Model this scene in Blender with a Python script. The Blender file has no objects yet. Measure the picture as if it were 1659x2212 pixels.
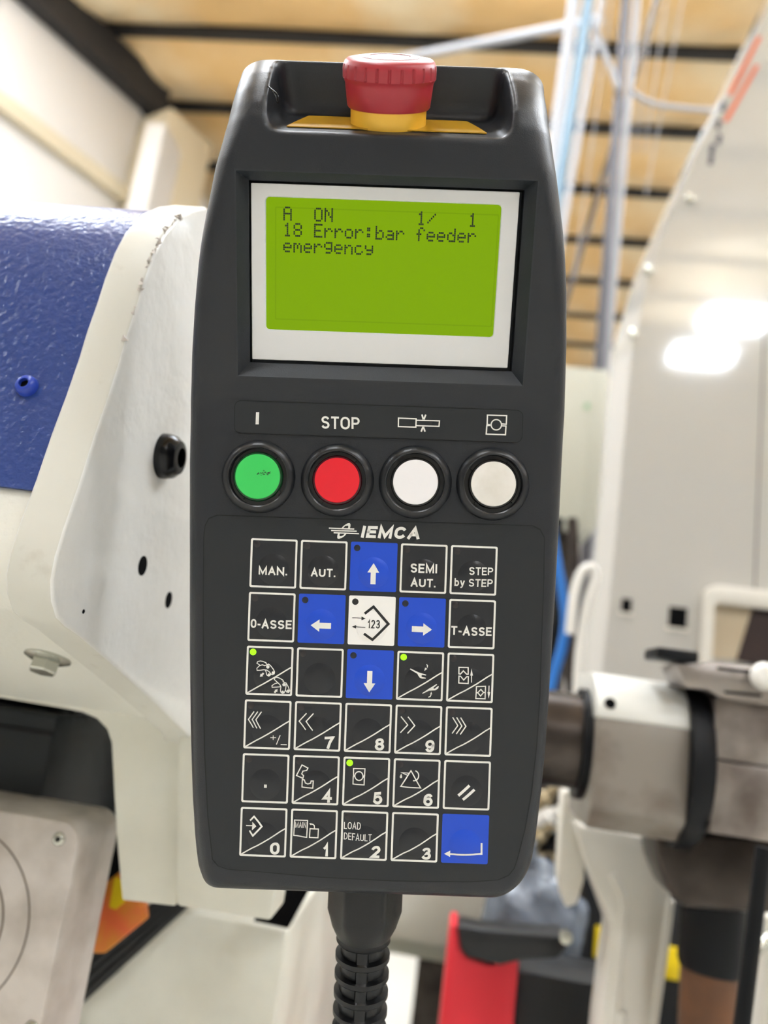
import bpy, bmesh, math, random
from mathutils import Matrix, Vector
random.seed(7)
R = math.radians
S = bpy.context.scene
COL = S.collection

# ------------------------------------------------------------------ camera
W, H, F = 1659.0, 2212.0, 1661.0
CX, CY = W / 2, H / 2
PITCH, ROLL, YAW = R(12), R(8), R(7)
CAM = Vector((0, 0, 1.35))
_fh = Vector((-math.sin(YAW), math.cos(YAW), 0)); _rh = Vector((math.cos(YAW), math.sin(YAW), 0)); _z = Vector((0, 0, 1))
FWD = _fh * math.cos(PITCH) + _z * math.sin(PITCH)
_u0 = -_fh * math.sin(PITCH) + _z * math.cos(PITCH)
RGT = _rh * math.cos(ROLL) + _u0 * math.sin(ROLL)
UPV = -_rh * math.sin(ROLL) + _u0 * math.cos(ROLL)
MCAM = Matrix(((RGT.x, UPV.x, -FWD.x, CAM.x), (RGT.y, UPV.y, -FWD.y, CAM.y), (RGT.z, UPV.z, -FWD.z, CAM.z), (0, 0, 0, 1)))
cd = bpy.data.cameras.new('camera'); cam = bpy.data.objects.new('camera', cd); COL.objects.link(cam)
cam.matrix_world = MCAM
cd.sensor_fit = 'VERTICAL'; cd.sensor_height = 36.0; cd.lens = 36.0 * F / H
cd.clip_start = 0.01; cd.clip_end = 100
cd.dof.use_dof = True; cd.dof.focus_distance = 0.252; cd.dof.aperture_fstop = 7.6; cd.dof.aperture_blades = 0
S.camera = cam

# ------------------------------------------------------------------ world, exposure
wd = bpy.data.worlds.new('hall_air'); S.world = wd; wd.use_nodes = True
wd.node_tree.nodes['Background'].inputs[0].default_value = (0.9, 0.95, 1.0, 1)
wd.node_tree.nodes['Background'].inputs[1].default_value = 0.05
S.view_settings.view_transform = 'Standard'; S.view_settings.look = 'None'
S.view_settings.gamma = 1.0; S.view_settings.exposure = 0.45; S.view_settings.use_curve_mapping = False
LAMP_STRENGTH = 90.0
S.cycles.max_bounces = 5; S.cycles.diffuse_bounces = 4; S.cycles.glossy_bounces = 3; S.cycles.adaptive_threshold = 0.06; S.cycles.adaptive_min_samples = 16

# ------------------------------------------------------------------ pixels to points
def ray(px, py):
    return RGT * ((px - CX) / F) + UPV * ((CY - py) / F) + FWD
def P(px, py, d):
    return CAM + ray(px, py) * d
def hit(px, py, axis, val):
    r = ray(px, py); t = (val - CAM[axis]) / r[axis]
    return CAM + r * t
def lerp(a, b, t): return a + (b - a) * t
def interp(pts, x):
    if x <= pts[0][0]: return pts[0][1]
    for (a, b), (c, d) in zip(pts, pts[1:]):
        if x <= c: return b + (d - b) * (x - a) / (c - a)
    return pts[-1][1]

# ------------------------------------------------------------------ materials
def lin(c):
    c = c / 255.0
    return c / 12.92 if c <= 0.04045 else ((c + 0.055) / 1.055) ** 2.4
def rgb(r, g, b): return (lin(r), lin(g), lin(b), 1)
def mat(name, col, rough=0.5, metal=0.0, bump=0.0, bscale=800, var=0.0, vscale=30, col2=None, emit=0.0, emitcol=None,
        coat=0.0, spec=0.5, detail=3.0, vlo=0.4, vhi=0.7, stretch=None, trans=0.0, bdist=0.0005, rvar=0.0, ior=1.45):
    m = bpy.data.materials.new(name); m.use_nodes = True
    nt = m.node_tree; b = nt.nodes['Principled BSDF']
    c = rgb(*col)
    b.inputs['Base Color'].default_value = c
    b.inputs['Roughness'].default_value = rough
    b.inputs['Metallic'].default_value = metal
    b.inputs['Specular IOR Level'].default_value = spec
    b.inputs['Coat Weight'].default_value = coat
    b.inputs['Coat Roughness'].default_value = 0.05
    b.inputs['Transmission Weight'].default_value = trans
    b.inputs['IOR'].default_value = ior
    if emit:
        b.inputs['Emission Color'].default_value = rgb(*(emitcol or col)); b.inputs['Emission Strength'].default_value = emit
    tc = None
    def coords():
        nonlocal tc
        if tc is None:
            t = nt.nodes.new('ShaderNodeTexCoord'); tc = t.outputs['Object']
            if stretch:
                mp = nt.nodes.new('ShaderNodeMapping'); mp.inputs['Scale'].default_value = stretch
                nt.links.new(tc, mp.inputs['Vector']); tc = mp.outputs['Vector']
        return tc
    if bump:
        n = nt.nodes.new('ShaderNodeTexNoise'); n.inputs['Scale'].default_value = bscale; n.inputs['Detail'].default_value = detail
        nt.links.new(coords(), n.inputs['Vector'])
        bp = nt.nodes.new('ShaderNodeBump'); bp.inputs['Strength'].default_value = bump; bp.inputs['Distance'].default_value = bdist
        nt.links.new(n.outputs['Fac'], bp.inputs['Height']); nt.links.new(bp.outputs['Normal'], b.inputs['Normal'])
    if var or col2:
        n = nt.nodes.new('ShaderNodeTexNoise'); n.inputs['Scale'].default_value = vscale; n.inputs['Detail'].default_value = 6
        nt.links.new(coords(), n.inputs['Vector'])
        rp = nt.nodes.new('ShaderNodeValToRGB'); e = rp.color_ramp.elements
        e[0].position = vlo; e[1].position = vhi
        e[0].color = c
        e[1].color = rgb(*col2) if col2 else tuple(x * (1 - var) for x in c[:3]) + (1,)
        nt.links.new(n.outputs['Fac'], rp.inputs['Fac']); nt.links.new(rp.outputs['Color'], b.inputs['Base Color'])
        if rvar:
            mr = nt.nodes.new('ShaderNodeMapRange'); mr.inputs['To Min'].default_value = rough; mr.inputs['To Max'].default_value = rough + rvar
            nt.links.new(n.outputs['Fac'], mr.inputs['Value']); nt.links.new(mr.outputs['Result'], b.inputs['Roughness'])
    return m

M = {}
M['plastic'] = mat('black_moulded_plastic', (35, 37, 41), 0.38, bump=0.22, bscale=2600, bdist=0.0003, spec=0.42)
M['recess'] = mat('black_display_recess_plastic', (33, 36, 41), 0.5, bump=0.2, bscale=2600, bdist=0.0003)
M['groove'] = mat('black_gap', (6, 6, 7), 0.6)
M['membrane'] = mat('charcoal_membrane', (38, 40, 42), 0.5, bump=0.15, bscale=3000, bdist=0.0002, spec=0.34)
M['keyblack'] = mat('charcoal_key', (37, 38, 41), 0.30, bump=0.12, bscale=3000, bdist=0.0002, spec=0.36)
M['keyblue'] = mat('blue_key', (14, 68, 190), 0.45, bump=0.1, bscale=3000, bdist=0.0002)
M['keywhite'] = mat('white_key', (232, 230, 226), 0.45, bump=0.1, bscale=3000, bdist=0.0002)
M['ink'] = mat('pale_legend_ink', (222, 220, 214), 0.6)
M['inkblack'] = mat('black_legend_ink', (30, 30, 30), 0.6)
M['ledoff'] = mat('unlit_indicator', (38, 33, 34), 0.4)
M['ledonblue'] = mat('dark_indicator', (16, 20, 36), 0.4)
M['ledon'] = mat('lit_green_indicator', (120, 225, 10), 0.4, emit=0.65, emitcol=(160, 245, 10))
M['bezel'] = mat('white_display_frame', (214, 214, 214), 0.4, bump=0.05, bscale=1500, bdist=0.0002)
M['lcd'] = mat('green_backlit_display', (20, 34, 1), 0.2, emit=0.47, emitcol=(154, 202, 0), spec=0.12)
M['lcdedge'] = mat('display_edge_tint', (16, 28, 1), 0.2, emit=0.44, emitcol=(148, 196, 0), spec=0.12)
M['lcdink'] = mat('display_pixel_ink', (18, 34, 4), 0.5)
M['ring'] = mat('black_button_ring', (26, 27, 30), 0.32, bump=0.1, bscale=2500, bdist=0.0002)
M['well'] = mat('black_button_well', (8, 8, 9), 0.12)
M['lensgreen'] = mat('green_lens', (54, 190, 88), 0.3, emit=0.04)
M['lensred'] = mat('red_lens', (214, 24, 40), 0.3, emit=0.03)
M['lenswhite'] = mat('white_lens', (232, 229, 230), 0.3)
M['lensivory'] = mat('ivory_lens', (224, 220, 214), 0.3, col2=(206, 201, 190), vscale=90)
M['skirtgreen'] = mat('dark_green_lens_skirt', (8, 62, 28), 0.12)
M['skirtred'] = mat('dark_red_lens_skirt', (62, 6, 18), 0.12)
M['skirtwhite'] = mat('smoky_lens_skirt', (26, 25, 24), 0.1)
M['estopred'] = mat('red_stop_plastic', (158, 40, 50), 0.40, bump=0.1, bscale=2000, bdist=0.0002)
M['estopyellow'] = mat('yellow_stop_collar', (236, 184, 58), 0.35, col2=(150, 110, 30), vscale=350, vlo=0.68, vhi=0.8)
M['yellowlabel'] = mat('yellow_label', (196, 150, 20), 0.4, coat=0.4)
M['rubber'] = mat('black_rubber', (16, 16, 17), 0.34, bump=0.1, bscale=1500, bdist=0.0003, spec=0.4)
M['white_paint'] = mat('off_white_textured_paint', (224, 223, 219), 0.3, bump=0.7, bscale=130, bdist=0.0012, detail=2, coat=0.5)
M['white_edge'] = mat('ivory_plate_edge_paint', (202, 200, 190), 0.42, bump=0.2, bscale=150, bdist=0.0006, col2=(176, 170, 156), vscale=60, vlo=0.62, vhi=0.82)
M['white_body'] = mat('off_white_body_paint', (218, 216, 206), 0.4, bump=0.5, bscale=420, bdist=0.0006, detail=2)
M['white_panel'] = mat('greyish_white_panel_paint', (220, 218, 205), 0.45, var=0.10, vscale=25)
M['blue'] = mat('blue_hammered_paint', (40, 62, 122), 0.28, bump=0.7, bscale=330, bdist=0.0009, detail=2)
M['bluebolt'] = mat('blue_painted_screw', (40, 66, 165), 0.3)
M['blacksteel'] = mat('black_oxide_steel', (24, 24, 26), 0.22, metal=0.4)
M['zinc'] = mat('zinc_plated_steel', (190, 190, 180), 0.25, metal=0.9)
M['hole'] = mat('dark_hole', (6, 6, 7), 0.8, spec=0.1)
M['alu'] = mat('cast_aluminium', (204, 196, 189), 0.5, metal=0.15, bump=0.25, bscale=500, bdist=0.0004, col2=(172, 163, 154), vscale=35)
M['darkbox'] = mat('dark_grey_motor_plastic', (40, 44, 47), 0.5)
M['orange'] = mat('orange_paint', (225, 105, 55), 0.5, col2=(205, 150, 20), vscale=45)
M['lathe'] = mat('glossy_off_white_enamel', (182, 179, 172), 0.06, coat=1.0, spec=0.8)
M['lathe2'] = mat('off_white_enamel', (214, 209, 198), 0.35)
M['cabinet'] = mat('pale_grey_green_cabinet', (198, 198, 186), 0.4)
M['steel'] = mat('worn_machined_steel', (150, 143, 138), 0.28, metal=0.8, col2=(96, 86, 80), vscale=25, rvar=0.2)
M['darksteel'] = mat('dark_oily_steel', (74, 67, 62), 0.3, metal=0.7, col2=(50, 44, 40), vscale=20)
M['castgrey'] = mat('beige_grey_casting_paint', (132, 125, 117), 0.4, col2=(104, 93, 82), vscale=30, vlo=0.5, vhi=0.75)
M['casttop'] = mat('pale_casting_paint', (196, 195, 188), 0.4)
M['blackrub'] = mat('black_seal_and_shade', (12, 13, 16), 0.5, spec=0.25)
M['brown'] = mat('brown_cylinder', (112, 72, 42), 0.45, col2=(70, 48, 34), vscale=20)
M['red'] = mat('red_plastic', (205, 40, 52), 0.4)
M['blackplastic'] = mat('black_plastic', (26, 27, 29), 0.45)
M['bag'] = mat('grey_film', (110, 118, 130), 0.25, bump=0.6, bscale=25, bdist=0.01, col2=(72, 78, 88), vscale=18)
M['seam'] = mat('brown_grime_line', (92, 80, 68), 0.6)
M['yellow'] = mat('yellow_plastic', (230, 200, 20), 0.4)
M['brass'] = mat('brass', (150, 136, 108), 0.3, metal=0.5)
M['bluehose'] = mat('blue_hose', (36, 110, 190), 0.4)
M['whitehose'] = mat('white_hose', (215, 212, 205), 0.4)
M['poledark'] = mat('galvanised_pipe', (92, 91, 98), 0.4, metal=0.2)
M['poleblue'] = mat('pale_blue_pipe', (120, 150, 172), 0.35)
M['polewhite'] = mat('pale_grey_pipe', (178, 180, 186), 0.35)
M['wall'] = mat('white_wall_panels', (216, 212, 207), 0.5, var=0.06, vscale=0.6)
M['walltrim'] = mat('beige_wall_rail', (206, 194, 168), 0.5)
M['floor'] = mat('pale_concrete', (196, 194, 186), 0.3, var=0.15, vscale=1.5)
M['purlin'] = mat('dark_steel_purlin', (44, 42, 42), 0.55)
M['batt'] = mat('tan_insulation_facing', (236, 196, 136), 0.28, bump=0.6, bscale=1.6, bdist=0.25, col2=(246, 226, 190), vscale=0.7, detail=3, vlo=0.42, vhi=0.62)
M['lamp'] = mat('lamp_diffuser', (255, 255, 255), 0.5, emit=LAMP_STRENGTH, emitcol=(238, 246, 255))
M['added_uplight'] = mat('added_uplight_glow', (255, 255, 255), 0.5, emit=34.0, emitcol=(238, 246, 255))
M['added_skylight'] = mat('added_roof_glow', (255, 255, 255), 0.5, emit=14.0, emitcol=(238, 246, 255))
M['lampbody'] = mat('lamp_housing', (200, 200, 200), 0.5)
M['decalorange'] = mat('orange_decal', (205, 92, 52), 0.4)
M['decaldark'] = mat('dark_decal', (70, 72, 84), 0.4)
M['window_beige'] = mat('beige_inner_panel', (188, 172, 146), 0.5)
M['window_brown'] = mat('dark_brown_interior', (46, 30, 26), 0.5)

# ------------------------------------------------------------------ mesh helpers
ROOT = {}
def root_inv(o):
    while o is not None and o.parent is not None: o = o.parent
    return ROOT.get(o.name) if o is not None else None
class MB:
    def __init__(s): s.v = []; s.f = []
    def add(s, vs, fs):
        n = len(s.v); s.v += [Vector(v) for v in vs]; s.f += [tuple(i + n for i in f) for f in fs]; return s
    def box(s, a, b, m=None):
        x0, y0, z0 = a; x1, y1, z1 = b
        vs = [Vector(p) for p in ((x0,y0,z0),(x1,y0,z0),(x1,y1,z0),(x0,y1,z0),(x0,y0,z1),(x1,y0,z1),(x1,y1,z1),(x0,y1,z1))]
        if m is not None: vs = [m @ v for v in vs]
        return s.add(vs, [(0,3,2,1),(4,5,6,7),(0,1,5,4),(1,2,6,5),(2,3,7,6),(3,0,4,7)])
    def hexa(s, q0, q1):
        return s.add(list(q0) + list(q1), [(0,3,2,1),(4,5,6,7),(0,1,5,4),(1,2,6,5),(2,3,7,6),(3,0,4,7)])
    def prism(s, poly, off):
        n = len(poly); off = Vector(off); a = [Vector(p) for p in poly]; b = [p + off for p in a]
        return s.add(a + b, [tuple(range(n))[::-1], tuple(range(n, 2*n))] + [(i, (i+1) % n, n + (i+1) % n, n + i) for i in range(n)])
    def lathe(s, prof, o, ax, n=48, rfun=None):
        o = Vector(o); ax = Vector(ax).normalized()
        ref = Vector((0,0,1)) if abs(ax.z) < 0.9 else Vector((1,0,0))
        e1 = (ref - ax * ref.dot(ax)).normalized(); e2 = ax.cross(e1)
        vs = []; fs = []
        for (r, h) in prof:
            for k in range(n):
                t = 2 * math.pi * k / n
                rr = rfun(r, h, t) if rfun else r
                vs.append(o + ax * h + (e1 * math.cos(t) + e2 * math.sin(t)) * rr)
        for i in range(len(prof) - 1):
            for k in range(n):
                fs.append((i*n + k, i*n + (k+1) % n, (i+1)*n + (k+1) % n, (i+1)*n + k))
        if prof[0][0] > 1e-7: fs.append(tuple(range(n))[::-1])
        if prof[-1][0] > 1e-7: fs.append(tuple((len(prof)-1)*n + k for k in range(n)))
        return s.add(vs, fs)
    def tube(s, path, r, n=10):
        path = [Vector(p) for p in path]; rings = []; vs = []; fs = []
        prev = None
        for i, p in enumerate(path):
            t = (path[min(i+1, len(path)-1)] - path[max(i-1, 0)]).normalized()
            if prev is None:
                ref = Vector((0,0,1)) if abs(t.z) < 0.9 else Vector((1,0,0))
                e1 = (ref - t * ref.dot(t)).normalized()
            else: e1 = (prev - t * prev.dot(t)).normalized()
            prev = e1; e2 = t.cross(e1)
            rr = r[i] if isinstance(r, (list, tuple)) else r
            for k in range(n):
                a = 2 * math.pi * k / n; vs.append(p + (e1 * math.cos(a) + e2 * math.sin(a)) * rr)
        for i in range(len(path) - 1):
            for k in range(n): fs.append((i*n+k, i*n+(k+1) % n, (i+1)*n+(k+1) % n, (i+1)*n+k))
        fs.append(tuple(range(n))[::-1]); fs.append(tuple((len(path)-1)*n+k for k in range(n)))
        return s.add(vs, fs)
    def build(s, name, m, parent=None, smooth=None, bevel=0.0, seg=2, local=False, ang=30):
        me = bpy.data.meshes.new(name)
        vs = s.v
        if parent is not None and not local:
            inv = root_inv(parent)
            if inv is not None: vs = [inv @ v for v in vs]
        me.from_pydata([tuple(v) for v in vs], [], s.f)
        bm = bmesh.new(); bm.from_mesh(me)
        bmesh.ops.remove_doubles(bm, verts=bm.verts, dist=1e-7)
        bmesh.ops.recalc_face_normals(bm, faces=bm.faces)
        if bevel:
            es = [e for e in bm.edges if len(e.link_faces) == 2 and e.calc_face_angle(0) > R(ang)]
            bmesh.ops.bevel(bm, geom=es, offset=bevel, segments=seg, profile=0.5, affect='EDGES', clamp_overlap=True)
        bm.to_mesh(me); bm.free()
        if smooth or bevel:
            me.shade_smooth(); me.set_sharp_from_angle(angle=R(smooth or 35))
        me.materials.append(M[m] if isinstance(m, str) else m)
        o = bpy.data.objects.new(name, me); COL.objects.link(o)
        if parent is not None: o.parent = parent
        return o
def tag(o, label, cat, group=None):
    o['label'] = label; o['category'] = cat
    if group: o['group'] = group
    return o
def thing(name, label, cat, m=None, group=None):
    o = bpy.data.objects.new(name, None); COL.objects.link(o)
    if m is None: m = Matrix.Identity(4)
    elif not isinstance(m, Matrix): m = Matrix.Translation(Vector(m))
    o.empty_display_size = 0.02
    o.matrix_world = m; ROOT[o.name] = m.inverted()
    return tag(o, label, cat, group)
def struct(o):
    o['kind'] = 'structure'; return o
def smoothpath(pts, n=6):
    pts = [Vector(p) for p in pts]; out = []
    for i in range(len(pts) - 1):
        p0 = pts[max(i-1, 0)]; p1 = pts[i]; p2 = pts[i+1]; p3 = pts[min(i+2, len(pts)-1)]
        for k in range(n):
            t = k / n
            out.append(0.5 * ((2*p1) + (p2-p0)*t + (2*p0-5*p1+4*p2-p3)*t*t + (3*p1-p0-3*p2+p3)*t**3))
    out.append(pts[-1]); return out

# ================================================================== the hall
CEIL = 7.35
def quadmesh(name, pts, m):
    return MB().add(pts, [(0,1,2,3)]).build(name, m)
struct(MB().box((-14, -17, -0.2), (15, 16, 0)).build('floor', 'floor'))
struct(MB().box((-14, 15.8, 0), (15, 16, CEIL+.4)).build('wall_far', 'wall'))
struct(MB().box((-14, -17.2, 0), (15, -17, CEIL+.4)).build('wall_near', 'wall'))
struct(MB().box((15, -17, 0), (15.2, 16, CEIL+.4)).build('wall_right', 'wall'))
ceil = struct(MB().box((-14, -17, CEIL+.32), (15, 16, CEIL+.42)).build('ceiling', 'wall'))
# purlins run across the hall; between them the insulation facing sags
PIT = 1.08
y = 6.47 - PIT*21; k = 0
def batt_mesh(seed):
    rnd = random.Random(seed); mb = MB(); nx, ny = 60, 12
    ph = [rnd.uniform(0, 6.28) for _ in range(6)]
    for i in range(nx+1):
        x = -14 + 29*i/nx
        for j in range(ny+1):
            t = j/ny
            sag = 0.20*math.sin(math.pi*t)*(1 + 0.25*math.sin(x*1.1+ph[0]) + 0.18*math.sin(x*2.3+ph[1]+t*2))
            mb.v.append(Vector((x, t*PIT, CEIL + .28 - sag)))
    mb.f = [(i*(ny+1)+j, (i+1)*(ny+1)+j, (i+1)*(ny+1)+j+1, i*(ny+1)+j+1) for i in range(nx) for j in range(ny)]
    return mb
bprotos = []
for s_ in range(4):
    o = batt_mesh(s_).build('insulation_batt', 'batt', ceil, smooth=180); bprotos.append(o)
pproto = MB().box((-14, -0.06, CEIL+.185), (15, 0.06, CEIL+.30)).build('purlin', 'purlin', ceil)
first = True
while y < 15.7:
    if first: pproto.location.y = y
    else:
        c = pproto.copy(); COL.objects.link(c); c.parent = ceil; c.location.y = y
    if k < 4: bprotos[k].location.y = y
    else:
        c = bprotos[random.randrange(4)].copy(); COL.objects.link(c); c.parent = ceil; c.location.y = y
    first = False; y += PIT; k += 1

# left wall, its column and rails
wq = hit(330, 212, 2, CEIL); wr = hit(100, 0, 2, CEIL)
dW = (wr - wq); dW.z = 0; dW.normalize()
nW = Vector((-dW.y, dW.x, 0))
if nW.dot(CAM - wq) < 0: nW = -nW
def wpt(a, z, off=0.0): return Vector((wq.x, wq.y, 0)) + dW*a + nW*off + Vector((0,0,z))
def wbox(a0, a1, z0, z1, o0, o1):
    return MB().hexa([wpt(a0,z0,o0), wpt(a1,z0,o0), wpt(a1,z0,o1), wpt(a0,z0,o1)], [wpt(a0,z1,o0), wpt(a1,z1,o0), wpt(a1,z1,o1), wpt(a0,z1,o1)])
wl = struct(wbox(-0.1, 22, 0, CEIL+.3, -0.25, 0).build('wall_left', 'wall'))
# sheet panels of the wall with open joints
for i in range(9):
    wbox(0.12 + i*1.7, 0.12 + i*1.7 + 1.66, 0.05, CEIL-.25, -0.01, 0.03).build('wall_sheet', 'wall', wl, bevel=0.006)
def wall_hit(px, py):
    r = ray(px, py); t = (wq - CAM).dot(nW) / r.dot(nW); return CAM + r*t
h1 = wall_hit(60, 256); h2 = wall_hit(200, 400)
zr = (h1.z + h2.z) / 2
print('rail z', h1.z, h2.z, 'wall start', wq, wr)
struct(wbox(-0.05, 22, zr-.08, zr+.08, 0, 0.12).build('trim_1', 'walltrim'))
struct(wbox(-0.05, 22, CEIL-.28, CEIL+.1, 0, 0.22).build('trim_2', 'purlin'))
struct(wbox(-0.55, 0.1, 0, CEIL-.35, -0.05, 0.5).build('trim_3', 'walltrim', bevel=0.02))
# lower partition beyond the column
pa = hit(380, 310, 2, 6.6); pb = hit(452, 450, 2, 6.6)
dP = (pb - pa); dP.z = 0; dP.normalize(); nP = Vector((-dP.y, dP.x, 0))
def ppt(a, z, o): return Vector((pa.x, pa.y, 0)) + dP*a + nP*o + Vector((0,0,z))
struct(MB().hexa([ppt(-.3,0,0), ppt(9,0,0), ppt(9,0,.2), ppt(-.3,0,.2)], [ppt(-.3,6.6,0), ppt(9,6.6,0), ppt(9,6.6,.2), ppt(-.3,6.6,.2)]).build('wall_partition', 'wall'))

# high-bay lamps
def lamp(x, y, lab, w=0.80, l=0.46, z=None):
    z = z or CEIL - 0.75
    t = thing('high_bay_light', lab, 'ceiling light', (x, y, z), 'high bay lights')
    MB().box((x-w/2-.03, y-l/2-.03, z+.005), (x+w/2+.03, y+l/2+.03, z+.09)).build('housing', 'lampbody', t, bevel=.01)
    MB().box((x-w/2, y-l/2, z-.01), (x+w/2, y+l/2, z+.01)).build('diffuser', 'lamp', t)
    MB().box((x-w/2, y-l/2, z+.085), (x+w/2, y+l/2, z+.10)).build('added_uplight', 'added_uplight', t)  # glowing top sheet added to each lamp so the ceiling gets brighter
    for s_ in (-1, 1):
        MB().tube([(x, y+s_*l*.35, z+.08), (x, y+s_*l*.35, CEIL+.15)], .01, 6).build('hanger', 'purlin', t)
for i, x in enumerate((-4.6, -0.4, 4.2)):
    struct(MB().box((x-1.2, 2.10, CEIL+.02), (x+1.2, 4.16, CEIL+.05)).build('window_%d' % (i+1), 'added_skylight'))  # unseen glowing panels added above the view for highlights on top edges
LATHE_Y = 1.75
def mirror_spot(px, py, z=CEIL-.75):
    h = hit(px, py, 1, LATHE_Y); r = ray(px, py); r = Vector((r.x, -r.y, r.z)); t = (z - h.z)/r.z
    return h + r*t
spots = []
for px, py in ((1590, 690), (1515, 768)):
    q = mirror_spot(px, py); spots.append((q.x, q.y)); print('mirror lamp', q)
for x in (-7.0, -1.5, 4.0, 9.5):
    for yy in (-13.0, -3.0, 0.6):
        if yy < -10 and x in (-1.5, 4.0): continue
        if all((x-a)**2 + (yy-b)**2 > 4 for a, b in spots): spots.append((x, yy))
spots += [(5.6, 6.6), (5.9, 9.8), (7.6, 12.5), (-7.2, 10.5)]  # extra unseen lamps, added to light the ceiling in view
for i, (x, yy) in enumerate(spots):
    lamp(x, yy, 'white rectangular high bay lamp hanging under the dark purlins')

# ================================================================== the control pendant
PSI = R(2.0); PD = 0.255
MP = MCAM @ Matrix.Rotation(-PSI, 4, 'Z') @ Matrix.Translation((0, 0, -PD))
TAU = math.tan(R(13.5)); YH = 0.034            # the display half leans towards the user above YH
def L(px, py, a=0.0, b=0.0):                    # pixel on the pendant-local plane z = a*y + b
    u = (px - CX)/F; v = (CY - py)/F
    dx = u*math.cos(PSI) - v*math.sin(PSI); dy = u*math.sin(PSI) + v*math.cos(PSI)
    t = (PD - b)/(1 + a*dy)
    return Vector((t*dx, t*dy, PD - t))
YB = L(800, 1926, 0, -.006).y                   # bottom end
ZTOP = [(.108, TAU*(.108-YH)), (.114, .0184), (.120, .0188), (.126, .0180), (.132, .0155), (.138, .0118), (.143, .0076), (.1468, .0036), (.1492, -.0030), (.1504, -.010), (.151, -.018)]
def zfront(y):
    if y < YH - .008: z = 0.0
    elif y < YH + .008: z = TAU*(y - YH + .008)**2/.032
    elif y < .108: z = TAU*(y - YH)
    else: z = interp(ZTOP, y)
    d = (YB + .006) - y
    if d > 0: z -= .006*(1 - math.sqrt(max(0, 1 - (d/.006)**2)))
    return z
def sil(pts):
    out = []
    for px, py in pts:
        b = -.01
        for _ in range(4):
            q = L(px, py, 0, b); b = zfront(min(max(q.y, YB), .151)) - .011
        out.append((q.y, q.x))
    return sorted(out)
XL = sil([(575,140),(548,146),(530,156),(515,178),(503,212),(489,268),(479,310),(466,365),(456,430),(445,500),(435,580),(427,670),(421,770),(418,870),(416,1000),(416,1200),(416,1400),(418,1560),(422,1700),(428,1800),(434,1850),(441,1870),(452,1888),(470,1902),(492,1910),(520,1914)])
XR = sil([(1100,152),(1128,156),(1148,166),(1166,184),(1179,212),(1190,280),(1198,350),(1206,430),(1213,520),(1218,640),(1218,760),(1214,900),(1208,1000),(1201,1150),(1193,1300),(1185,1430),(1174,1600),(1164,1700),(1152,1800),(1144,1845),(1136,1866),(1122,1886),(1100,1903),(1070,1914),(1040,1918)])
XL[0] = (YB, XL[0][1]); XR[0] = (YB, XR[0][1])
ZB = -.047
def section(y):
    xl, xr, zf = interp(XL, y), interp(XR, y), zfront(y)
    zb = ZB + (max(0, (YB+.012)-y)*.6) + max(0, (y-.135))*1.0
    rf = lerp(.0062, .012, min(1, max(0, (y-.085)/.04)))
    rb = .010; pts = []
    def arc(cx, cz, rx, rz, a0):
        for k in range(9):
            t = a0 + (math.pi/2)*k/8; pts.append((cx + rx*math.cos(t), y, cz + rz*math.sin(t)))
    arc(xr-rf, zf-rf*1.35, rf, rf*1.35, 0)
    for k in range(1, 12): pts.append((lerp(xr-rf, xl+rf, k/12), y, zf))
    arc(xl+rf, zf-rf*1.35, rf, rf*1.35, math.pi/2)
    arc(xl+rb, zb+rb, rb, rb, math.pi)
    arc(xr-rb, zb+rb, rb, rb, 1.5*math.pi)
    return pts
ys = [YB + .0001 + .0009*i for i in range(8)] + [lerp(YB+.008, .134, i/90) for i in range(91)] + [.134 + .0012*i for i in range(1, 14)] + [.151]
hb = MB(); n = None
for y_ in ys:
    s_ = section(y_); n = len(s_); hb.v += [Vector(p) for p in s_]
for i in range(len(ys)-1):
    hb.f += [(i*n+k, i*n+(k+1) % n, (i+1)*n+(k+1) % n, (i+1)*n+k) for k in range(n)]
hb.f += [tuple(range(n))[::-1], tuple((len(ys)-1)*n+k for k in range(n))]

pend = thing('control_pendant', 'black handheld control pendant with green display and red emergency stop button', 'control pendant', MP)
def ptemp(mb, bevel=0, seg=3):
    return mb.build('cutter', 'plastic', None, bevel=bevel, seg=seg)
def boolean(base, cut, solver='EXACT'):
    md = base.modifiers.new('b', 'BOOLEAN'); md.operation = 'DIFFERENCE'; md.object = cut; md.solver = solver
    bake(base); bpy.data.objects.remove(cut)
def bake(base):
    bpy.context.view_layer.update()
    dg = bpy.context.evaluated_depsgraph_get()
    me = bpy.data.meshes.new_from_object(base.evaluated_get(dg), depsgraph=dg)
    base.modifiers.clear(); old = base.data; base.data = me; me.name = base.name
    bpy.data.meshes.remove(old)
hs = hb.build('housing', 'plastic', None)
# the hollow that holds the emergency stop
TA = R(36); AX = Vector((0, math.cos(TA), math.sin(TA))); FB = Vector((0, math.sin(TA), -math.cos(TA)))
LIP = L(838, 291, 0, .0185)
lip_l = L(578, 283, 0, .0175).x; lip_r = L(1106, 300, 0, .0175).x
flo = LIP + FB*.030
bk_l = L(618, 250, 0, flo.z).x; bk_r = L(1064, 272, 0, flo.z).x
tb_l = L(604, 145, 0, .003).x; tb_r = L(1082, 158, 0, .003).x
p0 = LIP - FB*.012; p1 = flo
def at(p, x): return Vector((x, p.y, p.z))
ex = .0045
c0 = [at(p0, lip_l-ex*.3), at(p0, lip_r+ex*.3), at(p1, bk_r), at(p1, bk_l)]
up = AX*.042
c1 = [at(p0+up, lip_l-ex), at(p0+up, lip_r+ex), at(p1+up, tb_r+.004), at(p1+up, tb_l-.004)]
cut = ptemp(MB().hexa(c0, c1), bevel=.004, seg=4)
boolean(hs, cut)
md = hs.modifiers.new('r', 'REMESH'); md.mode = 'VOXEL'; md.voxel_size = .0009
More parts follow.
